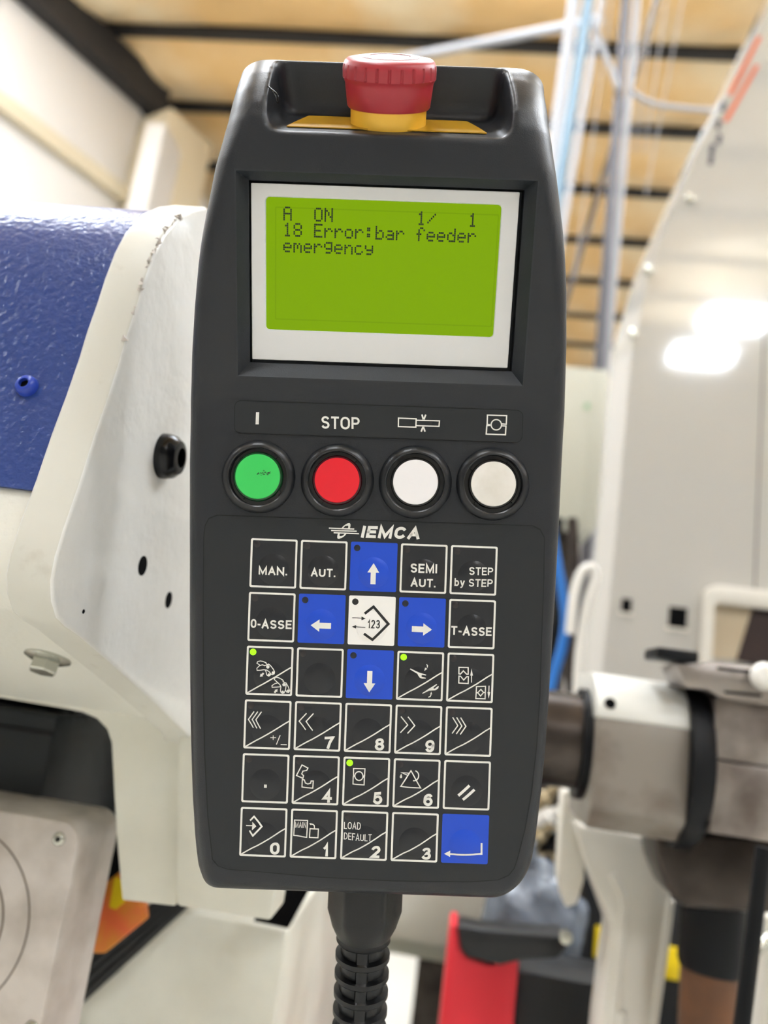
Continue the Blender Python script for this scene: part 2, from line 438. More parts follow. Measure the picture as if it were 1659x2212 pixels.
md = hs.modifiers.new('s', 'SMOOTH'); md.factor = .5; md.iterations = 5
bake(hs)
# rectangular pocket for the display
def scr(px, py, off=0.0): return L(px, py, TAU, -TAU*YH + off)
NS = Vector((0, -TAU, 1)).normalized()          # outward normal of the display half
rec = [scr(507, 368), scr(1168, 388), scr(1126, 833), scr(514, 815)]      # outer edge of the recess
xm = [sum(p.x for p in (rec[0], rec[3]))/2, sum(p.x for p in (rec[1], rec[2]))/2]
ym = [(rec[0].y+rec[1].y)/2, (rec[2].y+rec[3].y)/2]
def sp(x, y, off=0.0): return Vector((x, y, TAU*(y-YH))) + NS*off
XM0, XM1, YM1, YM0 = xm[0], xm[1], ym[0], ym[1]
cut = ptemp(MB().hexa([sp(XM0,YM0,-.016), sp(XM1,YM0,-.016), sp(XM1,YM1,-.016), sp(XM0,YM1,-.016)], [sp(XM0,YM0,.01), sp(XM1,YM0,.01), sp(XM1,YM1,.01), sp(XM0,YM1,.01)]))
boolean(hs, cut)
hs.parent = pend
hs.data.shade_smooth(); hs.data.set_sharp_from_angle(angle=R(50))
# crisp chamfered surround of the display
DEP = .0048
inn = [scr(540, 404, -DEP), scr(1121, 421, -DEP), scr(1098, 801, -DEP), scr(546, 785, -DEP)]
XI0, XI1 = (inn[0].x+inn[3].x)/2, (inn[1].x+inn[2].x)/2
YI1 = (inn[0].y+inn[1].y)/2 ; YI0 = (inn[2].y+inn[3].y)/2
e = .0003
def rect(x0, x1, y0, y1, off): return [sp(x0,y0,off), sp(x1,y0,off), sp(x1,y1,off), sp(x0,y1,off)]
rings = [rect(XM0-e, XM1+e, YM0-e, YM1+e, -.012), rect(XM0-e, XM1+e, YM0-e, YM1+e, .0001), rect(XM0+.0002, XM1-.0002, YM0+.0002, YM1-.0002, .0001), rect(XI0-.0006, XI1+.0014, YI0-.0010, YI1+.0006, -DEP+.0005), rect(XI0-.0006, XI1+.0014, YI0-.0010, YI1+.0006, -.009)]
mb = MB()
for r_ in rings: mb.v += r_
for i in range(4): mb.f += [(i*4+k, i*4+(k+1) % 4, i*4+4+(k+1) % 4, i*4+4+k) for k in range(4)]
mb.f.append((16,17,18,19))
mb.build('display_surround', 'recess', pend, local=True)
# white frame of the display with a rounded window
g = [scr(574, 436, -.006), scr(1083, 452, -.006), scr(1064, 736, -.006), scr(576, 722, -.006)]
XG0, XG1 = (g[0].x+g[3].x)/2, (g[1].x+g[2].x)/2; YG1 = (g[0].y+g[1].y)/2; YG0 = (g[2].y+g[3].y)/2
def rrect(x0, x1, y0, y1, r, n=5):
    out = []
    for cx, cy, a in ((x1-r,y1-r,0),(x0+r,y1-r,90),(x0+r,y0+r,180),(x1-r,y0+r,270)):
        for k in range(n): t = R(a+90*k/(n-1)); out.append((cx+r*math.cos(t), cy+r*math.sin(t)))
    return out
outer = rrect(XI0, XI1, YI0, YI1, .0004); inner = rrect(XG0, XG1, YG0, YG1, .0012)
def frame_ring(mb, outer, inner, z0, z1, mapf):
    n = len(outer); vs = []
    for pts, z in ((outer, z0), (outer, z1), (inner, z1), (inner, z0)): vs += [mapf(x, y, z) for x, y in pts]
    fs = []
    for i in range(4):
        j = (i+1) % 4; fs += [(i*n+k, i*n+(k+1) % n, j*n+(k+1) % n, j*n+k) for k in range(n)]
    return mb.add(vs, fs)
frame_ring(MB(), outer, inner, -.008, -DEP, sp).build('display_frame', 'bezel', pend, local=True, bevel=.0002, seg=1)
mb = MB().add([sp(x, y, -.0060) for x, y in rrect(XG0-.001, XG1+.001, YG0-.001, YG1+.001, .001)], [tuple(range(20))])
screen = mb.build('display_screen', 'lcd', pend, local=True)
# dot-matrix lettering
FONT = {'A':'01110 10001 10001 11111 10001 10001 10001','O':'01110 10001 10001 10001 10001 10001 01110','N':'10001 11001 10101 10101 10011 10001 10001',
'1':'00100 01100 00100 00100 00100 00100 01110','/':'00000 00001 00010 00100 01000 10000 00000','8':'01110 10001 10001 01110 10001 10001 01110','E':'11111 10000 10000 11110 10000 10000 11111',
'r':'00000 00000 10110 11001 10000 10000 10000','o':'00000 00000 01110 10001 10001 10001 01110',':':'00000 01100 01100 00000 01100 01100 00000','b':'10000 10000 10110 11001 10001 10001 11110',
'a':'00000 00000 01110 00001 01111 10001 01111','f':'00110 01001 01000 11100 01000 01000 01000','e':'00000 00000 01110 10001 11111 10000 01110','d':'00001 00001 01101 10011 10001 10001 01111',
'm':'00000 00000 11010 10101 10101 10001 10001','g':'00000 01111 10001 10001 01111 00001 01110','n':'00000 00000 10110 11001 10001 10001 10001','c':'00000 00000 01110 10000 10000 10001 01110','y':'00000 00000 10001 10001 01111 00001 01110'}
t0 = scr(612, 456, -.006); t1 = scr(1031, 471, -.006); t3 = scr(612, 525, -.006)
dx = (t1.x - t0.x)/(19*6-1); dy = (t0.y - t3.y)/16
mb = MB()
for row, line in enumerate(('A  ON        1/   1', '18 Error:bar feeder', 'emergency')):
    for c_, ch in enumerate(line):
        if ch == ' ': continue
        for j, bits in enumerate(FONT[ch].split()):
            for i, b_ in enumerate(bits):
                if b_ == '1':
                    x = t0.x + dx*(c_*6+i); y_ = t0.y - dy*(row*8+j)
                    q = [sp(x, y_-dy*.92, -.0059), sp(x+dx*.93, y_-dy*.92, -.0059), sp(x+dx*.93, y_, -.0059), sp(x, y_, -.0059)]
                    mb.add(q, [(0,1,2,3)])
mb.build('display_text', 'lcdink', screen, local=True)
# faint border of the active area
lw = .00018
a0 = scr(594, 456, -.006); a1 = scr(1062, 716, -.006)
frame_ring(MB(), rrect(a0.x, a1.x, a1.y, a0.y, .0004), rrect(a0.x+.0004, a1.x-.0004, a1.y+.0004, a0.y-.0004, .0003), -.0060, -.00594, sp).build('active_area_edge', 'lcdedge', screen, local=True)

# ---- flat lettering helpers (local pendant plane)
def arcp(cx, cy, rx, ry, a0, a1, n=10): return [(cx+rx*math.cos(R(lerp(a0,a1,i/n))), cy+ry*math.sin(R(lerp(a0,a1,i/n)))) for i in range(n+1)]
_O = arcp(.5,.66,.5,.34,0,180) + arcp(.5,.34,.5,.34,180,360)
GLY = {                                          # width / cap height, [(stroke, closed)]
'S': (.62, [(arcp(.5,.755,.48,.245,22,270,12)[:-1] + arcp(.5,.255,.5,.255,90,-158,12), False)]),
'T': (.60, [([(0,1),(1,1)], False), ([(.5,1),(.5,0)], False)]), 'O': (.72, [(_O, True)]),
'P': (.62, [([(0,0),(0,1),(.55,1)] + arcp(.55,.735,.45,.265,90,-90,8) + [(.18,.47)], False)]),
'M': (.80, [([(0,0),(0,1),(.5,.06),(1,1),(1,0)], False)]), 'A': (.70, [([(0,0),(.5,1),(1,0)], False), ([(.2,.32),(.8,.32)], False)]),
'N': (.68, [([(0,0),(0,1),(1,0),(1,1)], False)]), 'U': (.66, [([(0,1)] + arcp(.5,.32,.5,.32,180,360,10) + [(1,1)], False)]),
'E': (.58, [([(1,1),(0,1),(0,0),(1,0)], False), ([(0,.52),(.88,.52)], False)]), 'I': (.17, [([(.5,0),(.5,1)], False)]),
'L': (.54, [([(0,1),(0,0),(1,0)], False)]), 'D': (.66, [([(0,0),(0,1),(.42,1)] + arcp(.42,.5,.58,.5,90,-90,12), True)]),
'F': (.54, [([(1,1),(0,1),(0,0)], False), ([(0,.52),(.84,.52)], False)]), 'C': (.68, [(arcp(.5,.64,.5,.36,28,180) + arcp(.5,.36,.5,.36,180,332), False)]),
'b': (.52, [([(0,0),(0,1)], False), (arcp(.5,.35,.5,.35,0,360,18)[:-1], True)]), 'y': (.50, [([(0,.70),(.5,.02)], False), ([(1,.70),(.46,-.16),(.30,-.27),(.10,-.28)], False)]),
' ': (.22, []), '.': (.15, [([(.5,-.005),(.5,.005)], False)]), '-': (.30, [([(0,.40),(1,.40)], False)]), '+': (.5, [([(0,.62),(1,.62)], False), ([(.5,.24),(.5,1)], False)]), '/': (.34, [([(0,0),(1,1)], False)]), '_': (.5, [([(0,.22),(1,.22)], False)]),
'0': (.56, [(_O, True)]), '1': (.34, [([(.05,.74),(.45,.82),(.8,1),(.8,0)], False)]),
'2': (.56, [(arcp(.5,.71,.48,.29,165,-28,10) + [(0,0),(1,0)], False)]),
'3': (.56, [(arcp(.48,.755,.45,.245,158,-80,10) + arcp(.48,.265,.52,.265,80,-160,10), False)]),
'4': (.58, [([(.72,0),(.72,1),(0,.30),(1,.30)], False)]), '5': (.56, [([(.92,1),(.16,1),(.06,.50)] + arcp(.48,.33,.52,.33,128,-158,12), False)]),
'6': (.56, [(arcp(.5,.31,.5,.31,0,360,18)[:-1], True), (arcp(.52,.66,.50,.34,28,172,8) + [(0,.34)], False)]), '7': (.54, [([(0,1),(1,1),(.58,.5),(.36,0)], False)]),
'8': (.56, [(arcp(.5,.765,.44,.235,0,360,18)[:-1], True), (arcp(.5,.27,.5,.27,0,360,18)[:-1], True)]),
'9': (.56, [(arcp(.5,.69,.5,.31,0,360,18)[:-1], True), (arcp(.48,.34,.50,.34,208,352,8) + [(1,.66)], False)]),
}
class Art:                                       # flat print: everything goes through the map f(s, t) -> point
    def __init__(s, f, unit=(1, 1)): s.f = f; s.mb = MB(); s.u = unit
    def poly(s, pts): s.mb.add([s.f(*p) for p in pts], [tuple(range(len(pts)))]); return s
    def line(s, pts, w, closed=False):
        ux, uy = s.u; q = [Vector((p[0]*ux, p[1]*uy)) for p in pts]; n = len(q); le = []; ri = []
        for i in range(n):
            a = q[i-1] if (i > 0 or closed) else None; b = q[(i+1) % n] if (i < n-1 or closed) else None
            d1 = (q[i]-a).normalized() if a is not None else None; d2 = (b-q[i]).normalized() if b is not None else None
            if d1 is None: d1 = d2
            if d2 is None: d2 = d1
            n1 = Vector((-d1.y, d1.x)); n2 = Vector((-d2.y, d2.x)); m = n1 + n2
            if m.length < 1e-6: m = n1
            m.normalize(); k = w/2/max(.35, m.dot(n1))
            le.append(q[i]+m*k); ri.append(q[i]-m*k)
        for i in range(n if closed else n-1):
            j = (i+1) % n
            s.poly([(p.x/ux, p.y/uy) for p in (le[i], le[j], ri[j], ri[i])])
        return s
    def disc(s, c, r, n=20):
        ux, uy = s.u; return s.poly([(c[0]+r*math.cos(6.28318*k/n)/ux, c[1]+r*math.sin(6.28318*k/n)/uy) for k in range(n)])
    def ring(s, c, r, w, a0=0, a1=360, n=24):
        ux, uy = s.u; return s.line([(c[0]+r*math.cos(R(lerp(a0,a1,k/n)))/ux, c[1]+r*math.sin(R(lerp(a0,a1,k/n)))/uy) for k in range(n+1)], w)
    def text(s, t, x0, y0, x1, y1, bold=.19, shear=0.0, slope=0.0):   # box in s,t with y down; the letters are cut from even strokes
        ux, uy = s.u; Hc = abs((y1-y0)*uy); Wt = (x1-x0)*ux; th = bold*Hc
        adv = []; x = 0.0
        for ch in t: adv.append(x); x += GLY[ch][0] + .12
        k = Wt/(x - .12)
        sg = 1 if y1 > y0 else -1
        for ch, ax_ in zip(t, adv):
            w = GLY[ch][0]*k
            for path, closed in GLY[ch][1]:
                q = [Vector((th/2 + u*max(w-th, 1e-9), th/2 + v*(Hc-th))) for i_, (u, v) in enumerate(path) if i_ == 0 or math.hypot(u-path[i_-1][0], v-path[i_-1][1]) > 1e-4]
                if not closed:
                    for i0, i1 in ((0, 1), (-1, -2)): q[i0] = q[i0] + (q[i0]-q[i1]).normalized()*th/2*(.98 if len(q) < 8 else .3)
                out = []
                for p in q:
                    px_ = ax_*k + p.x + shear*p.y; out.append(((x0*ux + px_)/ux, y1 - sg*p.y/abs(uy) + slope*px_/Wt))
                s.line(out, th, closed)
        return s
    def arrow(s, a, b, w, hl, hw):                 # solid arrow in physical units
        ux, uy = s.u; A = Vector((a[0]*ux, a[1]*uy)); B = Vector((b[0]*ux, b[1]*uy)); d = (B-A).normalized(); n = Vector((-d.y, d.x)); Hh = B-d*hl
        for pts in ([A+n*w/2, Hh+n*w/2, Hh-n*w/2, A-n*w/2], [Hh+n*hw/2, B, Hh-n*hw/2]): s.poly([(p.x/ux, p.y/uy) for p in pts])
        return s

# ---- label strip above the push buttons
def flatp(px, py, b=0.0):
    q = L(px, py, 0, b); q = L(px, py, 0, zfront(q.y)+b); q.z = zfront(q.y)+b; return q
st = [flatp(507, 867), flatp(1129, 887), flatp(1126, 954), flatp(508, 936)]
SX0, SX1 = (st[0].x+st[3].x)/2, (st[1].x+st[2].x)/2; SY1, SY0 = (st[0].y+st[1].y)/2, (st[2].y+st[3].y)/2
def zmap(x, y, z): return Vector((x, y, zfront(y)+z))
def sheet(name, outline, z, m, parent, div=1, loc=None):
    # thin plate that follows the curved front
    return MB().prism([zmap(x, y, z-.0006) for x, y in outline], (0, 0, .0006)).build(name, m, parent, local=True)
def strip_plate(x0, x1, y0, y1, r, z):
    ring = rrect(x0, x1, y0, y1, r, 6); mb = MB()
    # slice rows so the plate follows the bend
    ys_ = sorted(set([y for _, y in ring] + [lerp(y0, y1, k/10) for k in range(11)]))
    def half(y):
        d = 0
        if y > y1-r: d = r - math.sqrt(max(0, r*r-(y-y1+r)**2))
        if y < y0+r: d = r - math.sqrt(max(0, r*r-(y0+r-y)**2))
        return d
    vs = []
    for y in ys_: d = half(y); vs += [zmap(x0+d, y, z), zmap(x1-d, y, z), zmap(x0+d, y, z-.0008), zmap(x1-d, y, z-.0008)]
    fs = []
    for i in range(len(ys_)-1):
        a = i*4; b = a+4; fs += [(a, a+1, b+1, b), (a+2, b+2, b+3, a+3), (a, b, b+2, a+2), (a+1, a+3, b+3, b+1)]
    fs += [(0, 2, 3, 1), (len(vs)-4, len(vs)-3, len(vs)-1, len(vs)-2)]
    return mb.add(vs, fs)
strip_plate(SX0-.0003, SX1+.0003, SY0-.0003, SY1+.0003, .0023, .00028).build('label_strip_gap', 'groove', pend, local=True)
lab = strip_plate(SX0, SX1, SY0, SY1, .002, .00042).build('label_strip', 'membrane', pend, local=True)
def lart(): return Art(lambda px, py: (lambda q: Vector((q.x, q.y, zfront(q.y)+.0005)))(flatp(px, py)), (1, 1))
def crp(ox, oy, sc): return lambda *pts: [(ox+x/sc, oy+y/sc) for x, y in pts]
lart().poly([(553.5, 891), (560.5, 891), (559.5, 917), (552.5, 917)]).mb.build('start_mark', 'ink', lab, local=True)
art = lart(); art.text('STOP', 694.5, 899, 777, 926, .16, slope=3.0)
art.mb.build('stop_lettering', 'ink', lab, local=True)
art = lart(); c6 = crp(845, 880, 6.033)
art.line(c6((95,142),(325,152),(320,260),(93,252)), 2.6, True)
art.line(c6((325,170),(628,178),(622,250),(322,240)), 2.6, True)
art.line(c6((400,95),(418,160)), 3.4).line(c6((450,97),(425,160)), 3.4).line(c6((414,255),(390,318)), 3.4).line(c6((418,255),(440,318)), 3.4)
art.mb.build('bar_symbol', 'ink', lab, local=True)
art = lart()
art.line(c6((1290,228),(1248,224),(1252,103),(1502,110),(1497,222),(1440,218)), 2.8)
art.line(c6((1290,236),(1244,240),(1236,350),(1486,358),(1493,245),(1440,243)), 2.8)
art.ring(c6((1367,229))[0], 11.2, 2.6)
art.mb.build('clamp_symbol', 'ink', lab, local=True)

# ---- illuminated push buttons
def push_button(px, py, lens, skirt, name, lbl):
    c = L(px, py, 0, .0); c.z = zfront(c.y) - .0003; ax = (0, 0, 1)
    ringo = MB().lathe([(.0121,0),(.0121,.0010),(.0118,.0016),(.0104,.0029),(.0100,.0030),(.0096,.0027),(.0094,.0001)], c, ax, 64).build('push_button', 'ring', pend, smooth=30, local=True)
    MB().lathe([(.0096,.0002),(.0096,.0006),(0,.0006)], c, ax, 48).build('button_well', 'well', ringo, local=True)
    MB().lathe([(.0082,.0004),(.0082,.0018),(.0079,.0022),(.0073,.0023),(0,.0023)], c, ax, 48).build('lens_skirt', skirt, ringo, smooth=30, local=True)
    MB().lathe([(.0074,.0020),(.0074,.0026),(.0072,.0028),(0,.0028)], c, ax, 48).build('lens', lens, ringo, smooth=30, local=True)
    for k in range(4):
        t = R(45+90*k+8); d = Vector((math.cos(t), math.sin(t), 0)); e_ = Vector((-d.y, d.x, 0)); q = c + d*.0086 + Vector((0,0,.0012))
        MB().prism([q-e_*.0008-d*.0004, q+e_*.0008-d*.0004, q+e_*.0008+d*.0004, q-e_*.0008+d*.0004], (0,0,.0005)).build('retaining_tab', 'skirtwhite', ringo, local=True)
    ringo['label'] = lbl
    return ringo, c
b_, c = push_button(559, 1030, 'lensgreen', 'skirtgreen', 'green', 'green start push button')
mb = MB(); rnd = random.Random(3)
for k in range(26):
    x = rnd.gauss(.0016, .0009) if k < 18 else rnd.uniform(.002, .0042); y = .0011 + rnd.gauss(0, .0003); s_ = rnd.uniform(.00008, .00022)
    mb.add([c+Vector((x-s_*2, y-s_, .00283)), c+Vector((x+s_*2, y-s_*.5, .00283)), c+Vector((x+s_, y+s_, .00283))], [(0,1,2)])
mb.build('lens_scratches', 'inkblack', b_, local=True)
push_button(729, 1038, 'lensred', 'skirtred', 'red', 'red stop push button')
push_button(897, 1042, 'lenswhite', 'skirtwhite', 'white', 'white bar-advance push button')
push_button(1064, 1046, 'lensivory', 'skirtwhite', 'ivory', 'ivory clamp push button')

# ---- keypad membrane
mo = [(452,1121),(470,1114),(1150,1137),(1166,1145),(1175,1162),(1174,1250),(1169,1375),(1165,1500),(1158,1610),(1147,1710),(1133,1790),(1118,1850),(1110,1875),(1098,1890),(1075,1900),(1015,1904),(855,1902),(695,1894),(557,1882),(492,1877),(472,1870),(460,1856),(450,1760),(443,1620),(441,1500),(440,1300),(441,1160),(444,1136)]
mo = [L(x, y, 0, .0003) for x, y in mo]
cen = sum((Vector(p) for p in mo), Vector())/len(mo)
gap = [p + (p-cen).normalized()*.00045 for p in mo]
MB().prism([Vector((p.x,p.y,-.0008)) for p in gap], (0,0,.0009)).build('membrane_gap', 'groove', pend, local=True)
memb = MB().prism([Vector((p.x,p.y,-.0006)) for p in mo], (0,0,.0009)).build('keypad_membrane', 'membrane', pend, local=True)
ZK = .0003
# maker's mark
art = Art(lambda px, py: L(px, py, 0, ZK+.00008), (1, 1)); c5 = crp(700, 1120, 7.213)
for a, b in (((75,150),(470,165)), ((110,187),(508,199)), ((150,222),(545,238))): art.line(c5(a, b), 2.6)
def swoosh(pts): art.poly(c5(*pts))
swoosh([(270,152),(300,118),(340,90),(375,112),(330,115),(298,150)])
swoosh([(340,90),(372,74),(398,72),(412,90),(411,120),(402,155),(374,153),(378,128),(375,112)])
swoosh([(205,300),(208,262),(220,232),(246,234),(240,262),(246,276)])
swoosh([(205,300),(246,276),(268,276),(300,262),(320,238),(350,238),(318,275),(275,303),(235,316),(214,314)])
art.text('IEMCA', 779, 1135.5, 905, 1161.5, .25, shear=.22, slope=3.6)
art.mb.build('maker_mark', 'ink', memb, local=True)

# ---- keys
KW, KH = .01545, .01622
k00 = L(542.8, 1162.3); k04 = L(974.3, 1177.4); k50 = L(520.8, 1742); k54 = L(956.0, 1756.7)
DOME_R = .0052; DOME_H = .0009
def dome_h(x, y):                                # x, y from the key's top left corner, y down
    d = math.hypot(x-KW*.50, y-KH*.62)/DOME_R
    return DOME_H*max(0.0, 1-d*d*d)
BLUE = {(0,2),(1,1),(1,3),(2,2),(5,4)}; LIT = {(2,0),(2,3),(4,2)}; NOLED = {(4,4),(5,4),(5,0),(5,3)}
def bas(TL, TR, BL):
    ex_ = ((TR[0]-TL[0]), (TR[1]-TL[1])); ey_ = ((BL[0]-TL[0]), (BL[1]-TL[1])); D = ex_[0]*ey_[1]-ex_[1]*ey_[0]
    def f(*pts):
        out = []
        for x, y in pts:
            x -= TL[0]; y -= TL[1]; out.append(((x*ey_[1]-y*ey_[0])/D, (ex_[0]*y-ex_[1]*x)/D))
        return out
    return f
LW = .00033
def diag(a): a.line([(.03,.97),(.985,.40)], .00042)
def digit(a, d): a.text(d, .72 if d == '1' else .66, .69, .83 if d == '1' else .86, .95, .215)
def chev(a, xs, t0_, t1_, w, dirn):
    for x in xs: a.line([(x+w*(dirn < 0), t0_), (x+w*(dirn > 0), (t0_+t1_)/2), (x+w*(dirn < 0), t1_)], LW*1.1)
def legend(a, rc):
    if rc == (0,0): a.text('MAN.', .19, .565, .80, .735)
    if rc == (0,1): a.text('AUT.', .24, .565, .76, .735)
    if rc == (0,2): a.arrow((.5,.85), (.5,.42), .0017, .0031, .0039)
    if rc == (0,3): a.text('SEMI', .22, .40, .79, .585).text('AUT.', .235, .70, .765, .875)
    if rc == (0,4): a.text('STEP', .40, .43, .92, .59, .165).text('by STEP', .10, .67, .92, .83, .165)
    if rc == (1,0): a.text('0-ASSE', .06, .55, .94, .73)
    if rc == (1,4): a.text('T-ASSE', .06, .55, .93, .73)
    if rc == (1,1): a.arrow((.71,.63), (.275,.63), .0019, .0029, .0041)
    if rc == (1,3): a.arrow((.29,.635), (.72,.635), .0019, .0029, .0041)
    if rc == (2,2): a.arrow((.5,.42), (.5,.86), .0017, .0031, .0039)
    if rc == (1,2):
        a.line([(.345,.36),(.53,.215),(.86,.555),(.53,.885),(.345,.765)], .00085).text('123', .42, .475, .68, .65, .14)
        a.line([(.08,.455),(.30,.455)], .00022).poly([(.28,.42),(.37,.457),(.28,.495)]).line([(.14,.635),(.37,.635)], .00022).poly([(.17,.60),(.08,.637),(.17,.675)])
    if rc == (2,0):
        diag(a); f = bas((130,110),(1520,150),(75,1590)); w = .00028
        a.line(f((540,705),(425,640),(450,590),(530,570),(610,585),(700,620),(712,660)), w)
        a.line(f((650,710),(775,655),(830,690),(920,800),(960,880),(950,940),(890,965),(845,935),(810,885),(730,830),(640,820),(540,840),(435,850),(425,790),(500,715),(590,680),(660,700)), w)
        a.line(f((690,835),(715,900),(730,975),(790,1010),(835,980),(845,935)), w)
        for c_, r_ in (((760,735),.00055),((915,905),.00042),((795,965),.00042),((1230,1280),.00055),((1190,1500),.00042),((1350,1465),.00042)): a.disc(f(c_)[0], r_)
        a.arrow(*f((635,920),(525,1035)), .00062, .0009, .0012); a.arrow(*f((945,1525),(1040,1410)), .00062, .0009, .0012)
        a.line(f((1050,1205),(950,1105),(990,1045),(1070,1055),(1150,1100),(1210,1150),(1205,1190),(1300,1235),(1290,1330),(1275,1440),(1230,1530),(1180,1545),(1130,1500),(1125,1440),(1140,1350),(1110,1270),(1050,1205)), w)
        a.line(f((1050,1215),(960,1240),(880,1300),(885,1350),(1130,1345)), w)
        a.line(f((1300,1240),(1360,1350),(1400,1470),(1370,1515),(1310,1505),(1275,1450)), w)
    if rc == (2,3):
        diag(a); f = bas((70,55),(795,85),(48,838)); g = lambda *p: f(*p)
        a.poly(f((262,350),(272,338),(400,395),(515,432),(512,445),(455,432),(440,448),(378,415))).poly(f((378,415),(440,448),(448,466),(508,480),(508,492),(455,492),(415,478),(390,440)))
        a.poly(f((460,738),(458,725),(560,655),(680,588),(688,600),(640,640),(625,655),(600,675),(560,690))).poly(f((560,690),(625,655),(650,665),(690,630),(715,622),(705,660),(660,690),(600,690)))
        a.line(f((522,275),(538,295),(532,325)), .0003).poly(f((485,375),(500,325),(535,345)))
        a.line(f((552,800),(582,788),(595,760)), .0003).poly(f((597,708),(578,757),(612,755)))
    if rc == (2,4):
        diag(a); f = bas((868,88),(1600,122),(848,868)); w = .00036
        a.line(f((1045,325),(1190,330),(1188,430),(1165,430),(1115,380),(1068,430),(1045,428)), w, True).line(f((1045,462),(1072,464),(1118,520),(1165,468),(1190,468),(1188,575),(1042,568)), w, True)
        a.arrow(*f((1240,560),(1242,345)), .0003, .0022, .0009); a.arrow(*f((1520,622),(1516,830)), .0003, .0022, .0009)
        a.line(f((1318,625),(1465,630),(1460,832),(1314,825)), w, True).line(f((1390,675),(1435,730),(1388,785),(1340,726)), w, True).line(f((1316,726),(1340,726)), w).line(f((1435,730),(1462,730)), w)
    if rc == (3,0): diag(a); chev(a, (.09,.17,.25), .24, .57, .115, -1); a.text('+', .58, .70, .70, .82, .12).text('/', .70, .70, .79, .90, .09).text('_', .80, .76, .93, .94, .11)
    if rc == (3,1): diag(a); chev(a, (.10,.25), .24, .57, .15, -1); digit(a, '7')
    if rc == (3,2): diag(a); digit(a, '8')
    if rc == (3,3): diag(a); chev(a, (.12,.27), .24, .57, .15, 1); digit(a, '9')
    if rc == (3,4): diag(a); chev(a, (.15,.235,.32), .22, .55, .115, 1)
    if rc == (4,0): a.poly([(.485,.605),(.545,.605),(.545,.67),(.485,.67)])
    if rc == (4,1):
        diag(a); f = bas((47,20),(540,38),(32,548)); digit(a, '4'); w = .00036
        a.line(f((140,128),(203,162),(190,188),(150,195),(138,225),(158,245),(150,272),(82,242)), w, True)
        a.line(f((145,285),(168,286),(178,315),(205,325),(235,315),(240,292),(263,292),(258,368),(142,362)), w, True)
    if rc == (4,2):
        diag(a); f = bas((587,35),(1080,50),(572,562)); digit(a, '5'); w = .00034
        a.line(f((708,238),(693,238),(693,162),(813,165),(810,238),(790,238)), w).line(f((708,250),(690,250),(688,325),(806,328),(808,250),(790,248)), w).ring(f((750,240))[0], .00135, w)
    if rc == (4,3):
        diag(a); f = bas((1122,48),(1615,75),(1110,575)); digit(a, '6'); w = .00036
        a.line(f((1303,185),(1405,362),(1198,350)), w, True).line(f((1270,235),(1205,203),(1285,212)), w)
        a.ring(f((1335,235))[0], .00155, w, -75, 100).disc(f((1198,250))[0], .0004).poly(f((1186,245),(1200,212),(1212,245)))
    if rc == (4,4): a.line([(.32,.70),(.55,.485)], .0009).line([(.42,.78),(.66,.565)], .0009)
    if rc == (5,0):
        diag(a); f = bas((32,30),(542,47),(20,572)); digit(a, '0')
        a.line(f((135,180),(178,135),(265,240),(170,340),(130,290)), .00055).line(f((92,235),(170,237)), .00035).poly(f((160,195),(205,240),(158,285)))
    if rc == (5,1):
        diag(a); f = bas((588,47),(1098,65),(575,598)); digit(a, '1'); w = .00034
        a.line(f((625,175),(768,180),(762,358),(618,348)), w, True).text('MAIN', .095, .265, .335, .385, .11).line(f((797,265),(888,270),(885,362),(793,358)), w, True)
        a.line(f((845,262),(842,235),(825,222),(800,220)), w).poly(f((785,215),(810,208),(805,232)))
    if rc == (5,2): diag(a); a.text('LOAD', .06, .235, .42, .375, .115).text('DEFAULT', .065, .45, .66, .59, .115); digit(a, '2')
    if rc == (5,3): diag(a); digit(a, '3')
    if rc == (5,4): a.line([(.855,.57),(.862,.79),(.17,.815)], .00062).poly([(.06,.815),(.19,.745),(.19,.875)])
KINDS = {(0,0):'manual',(0,1):'automatic'}
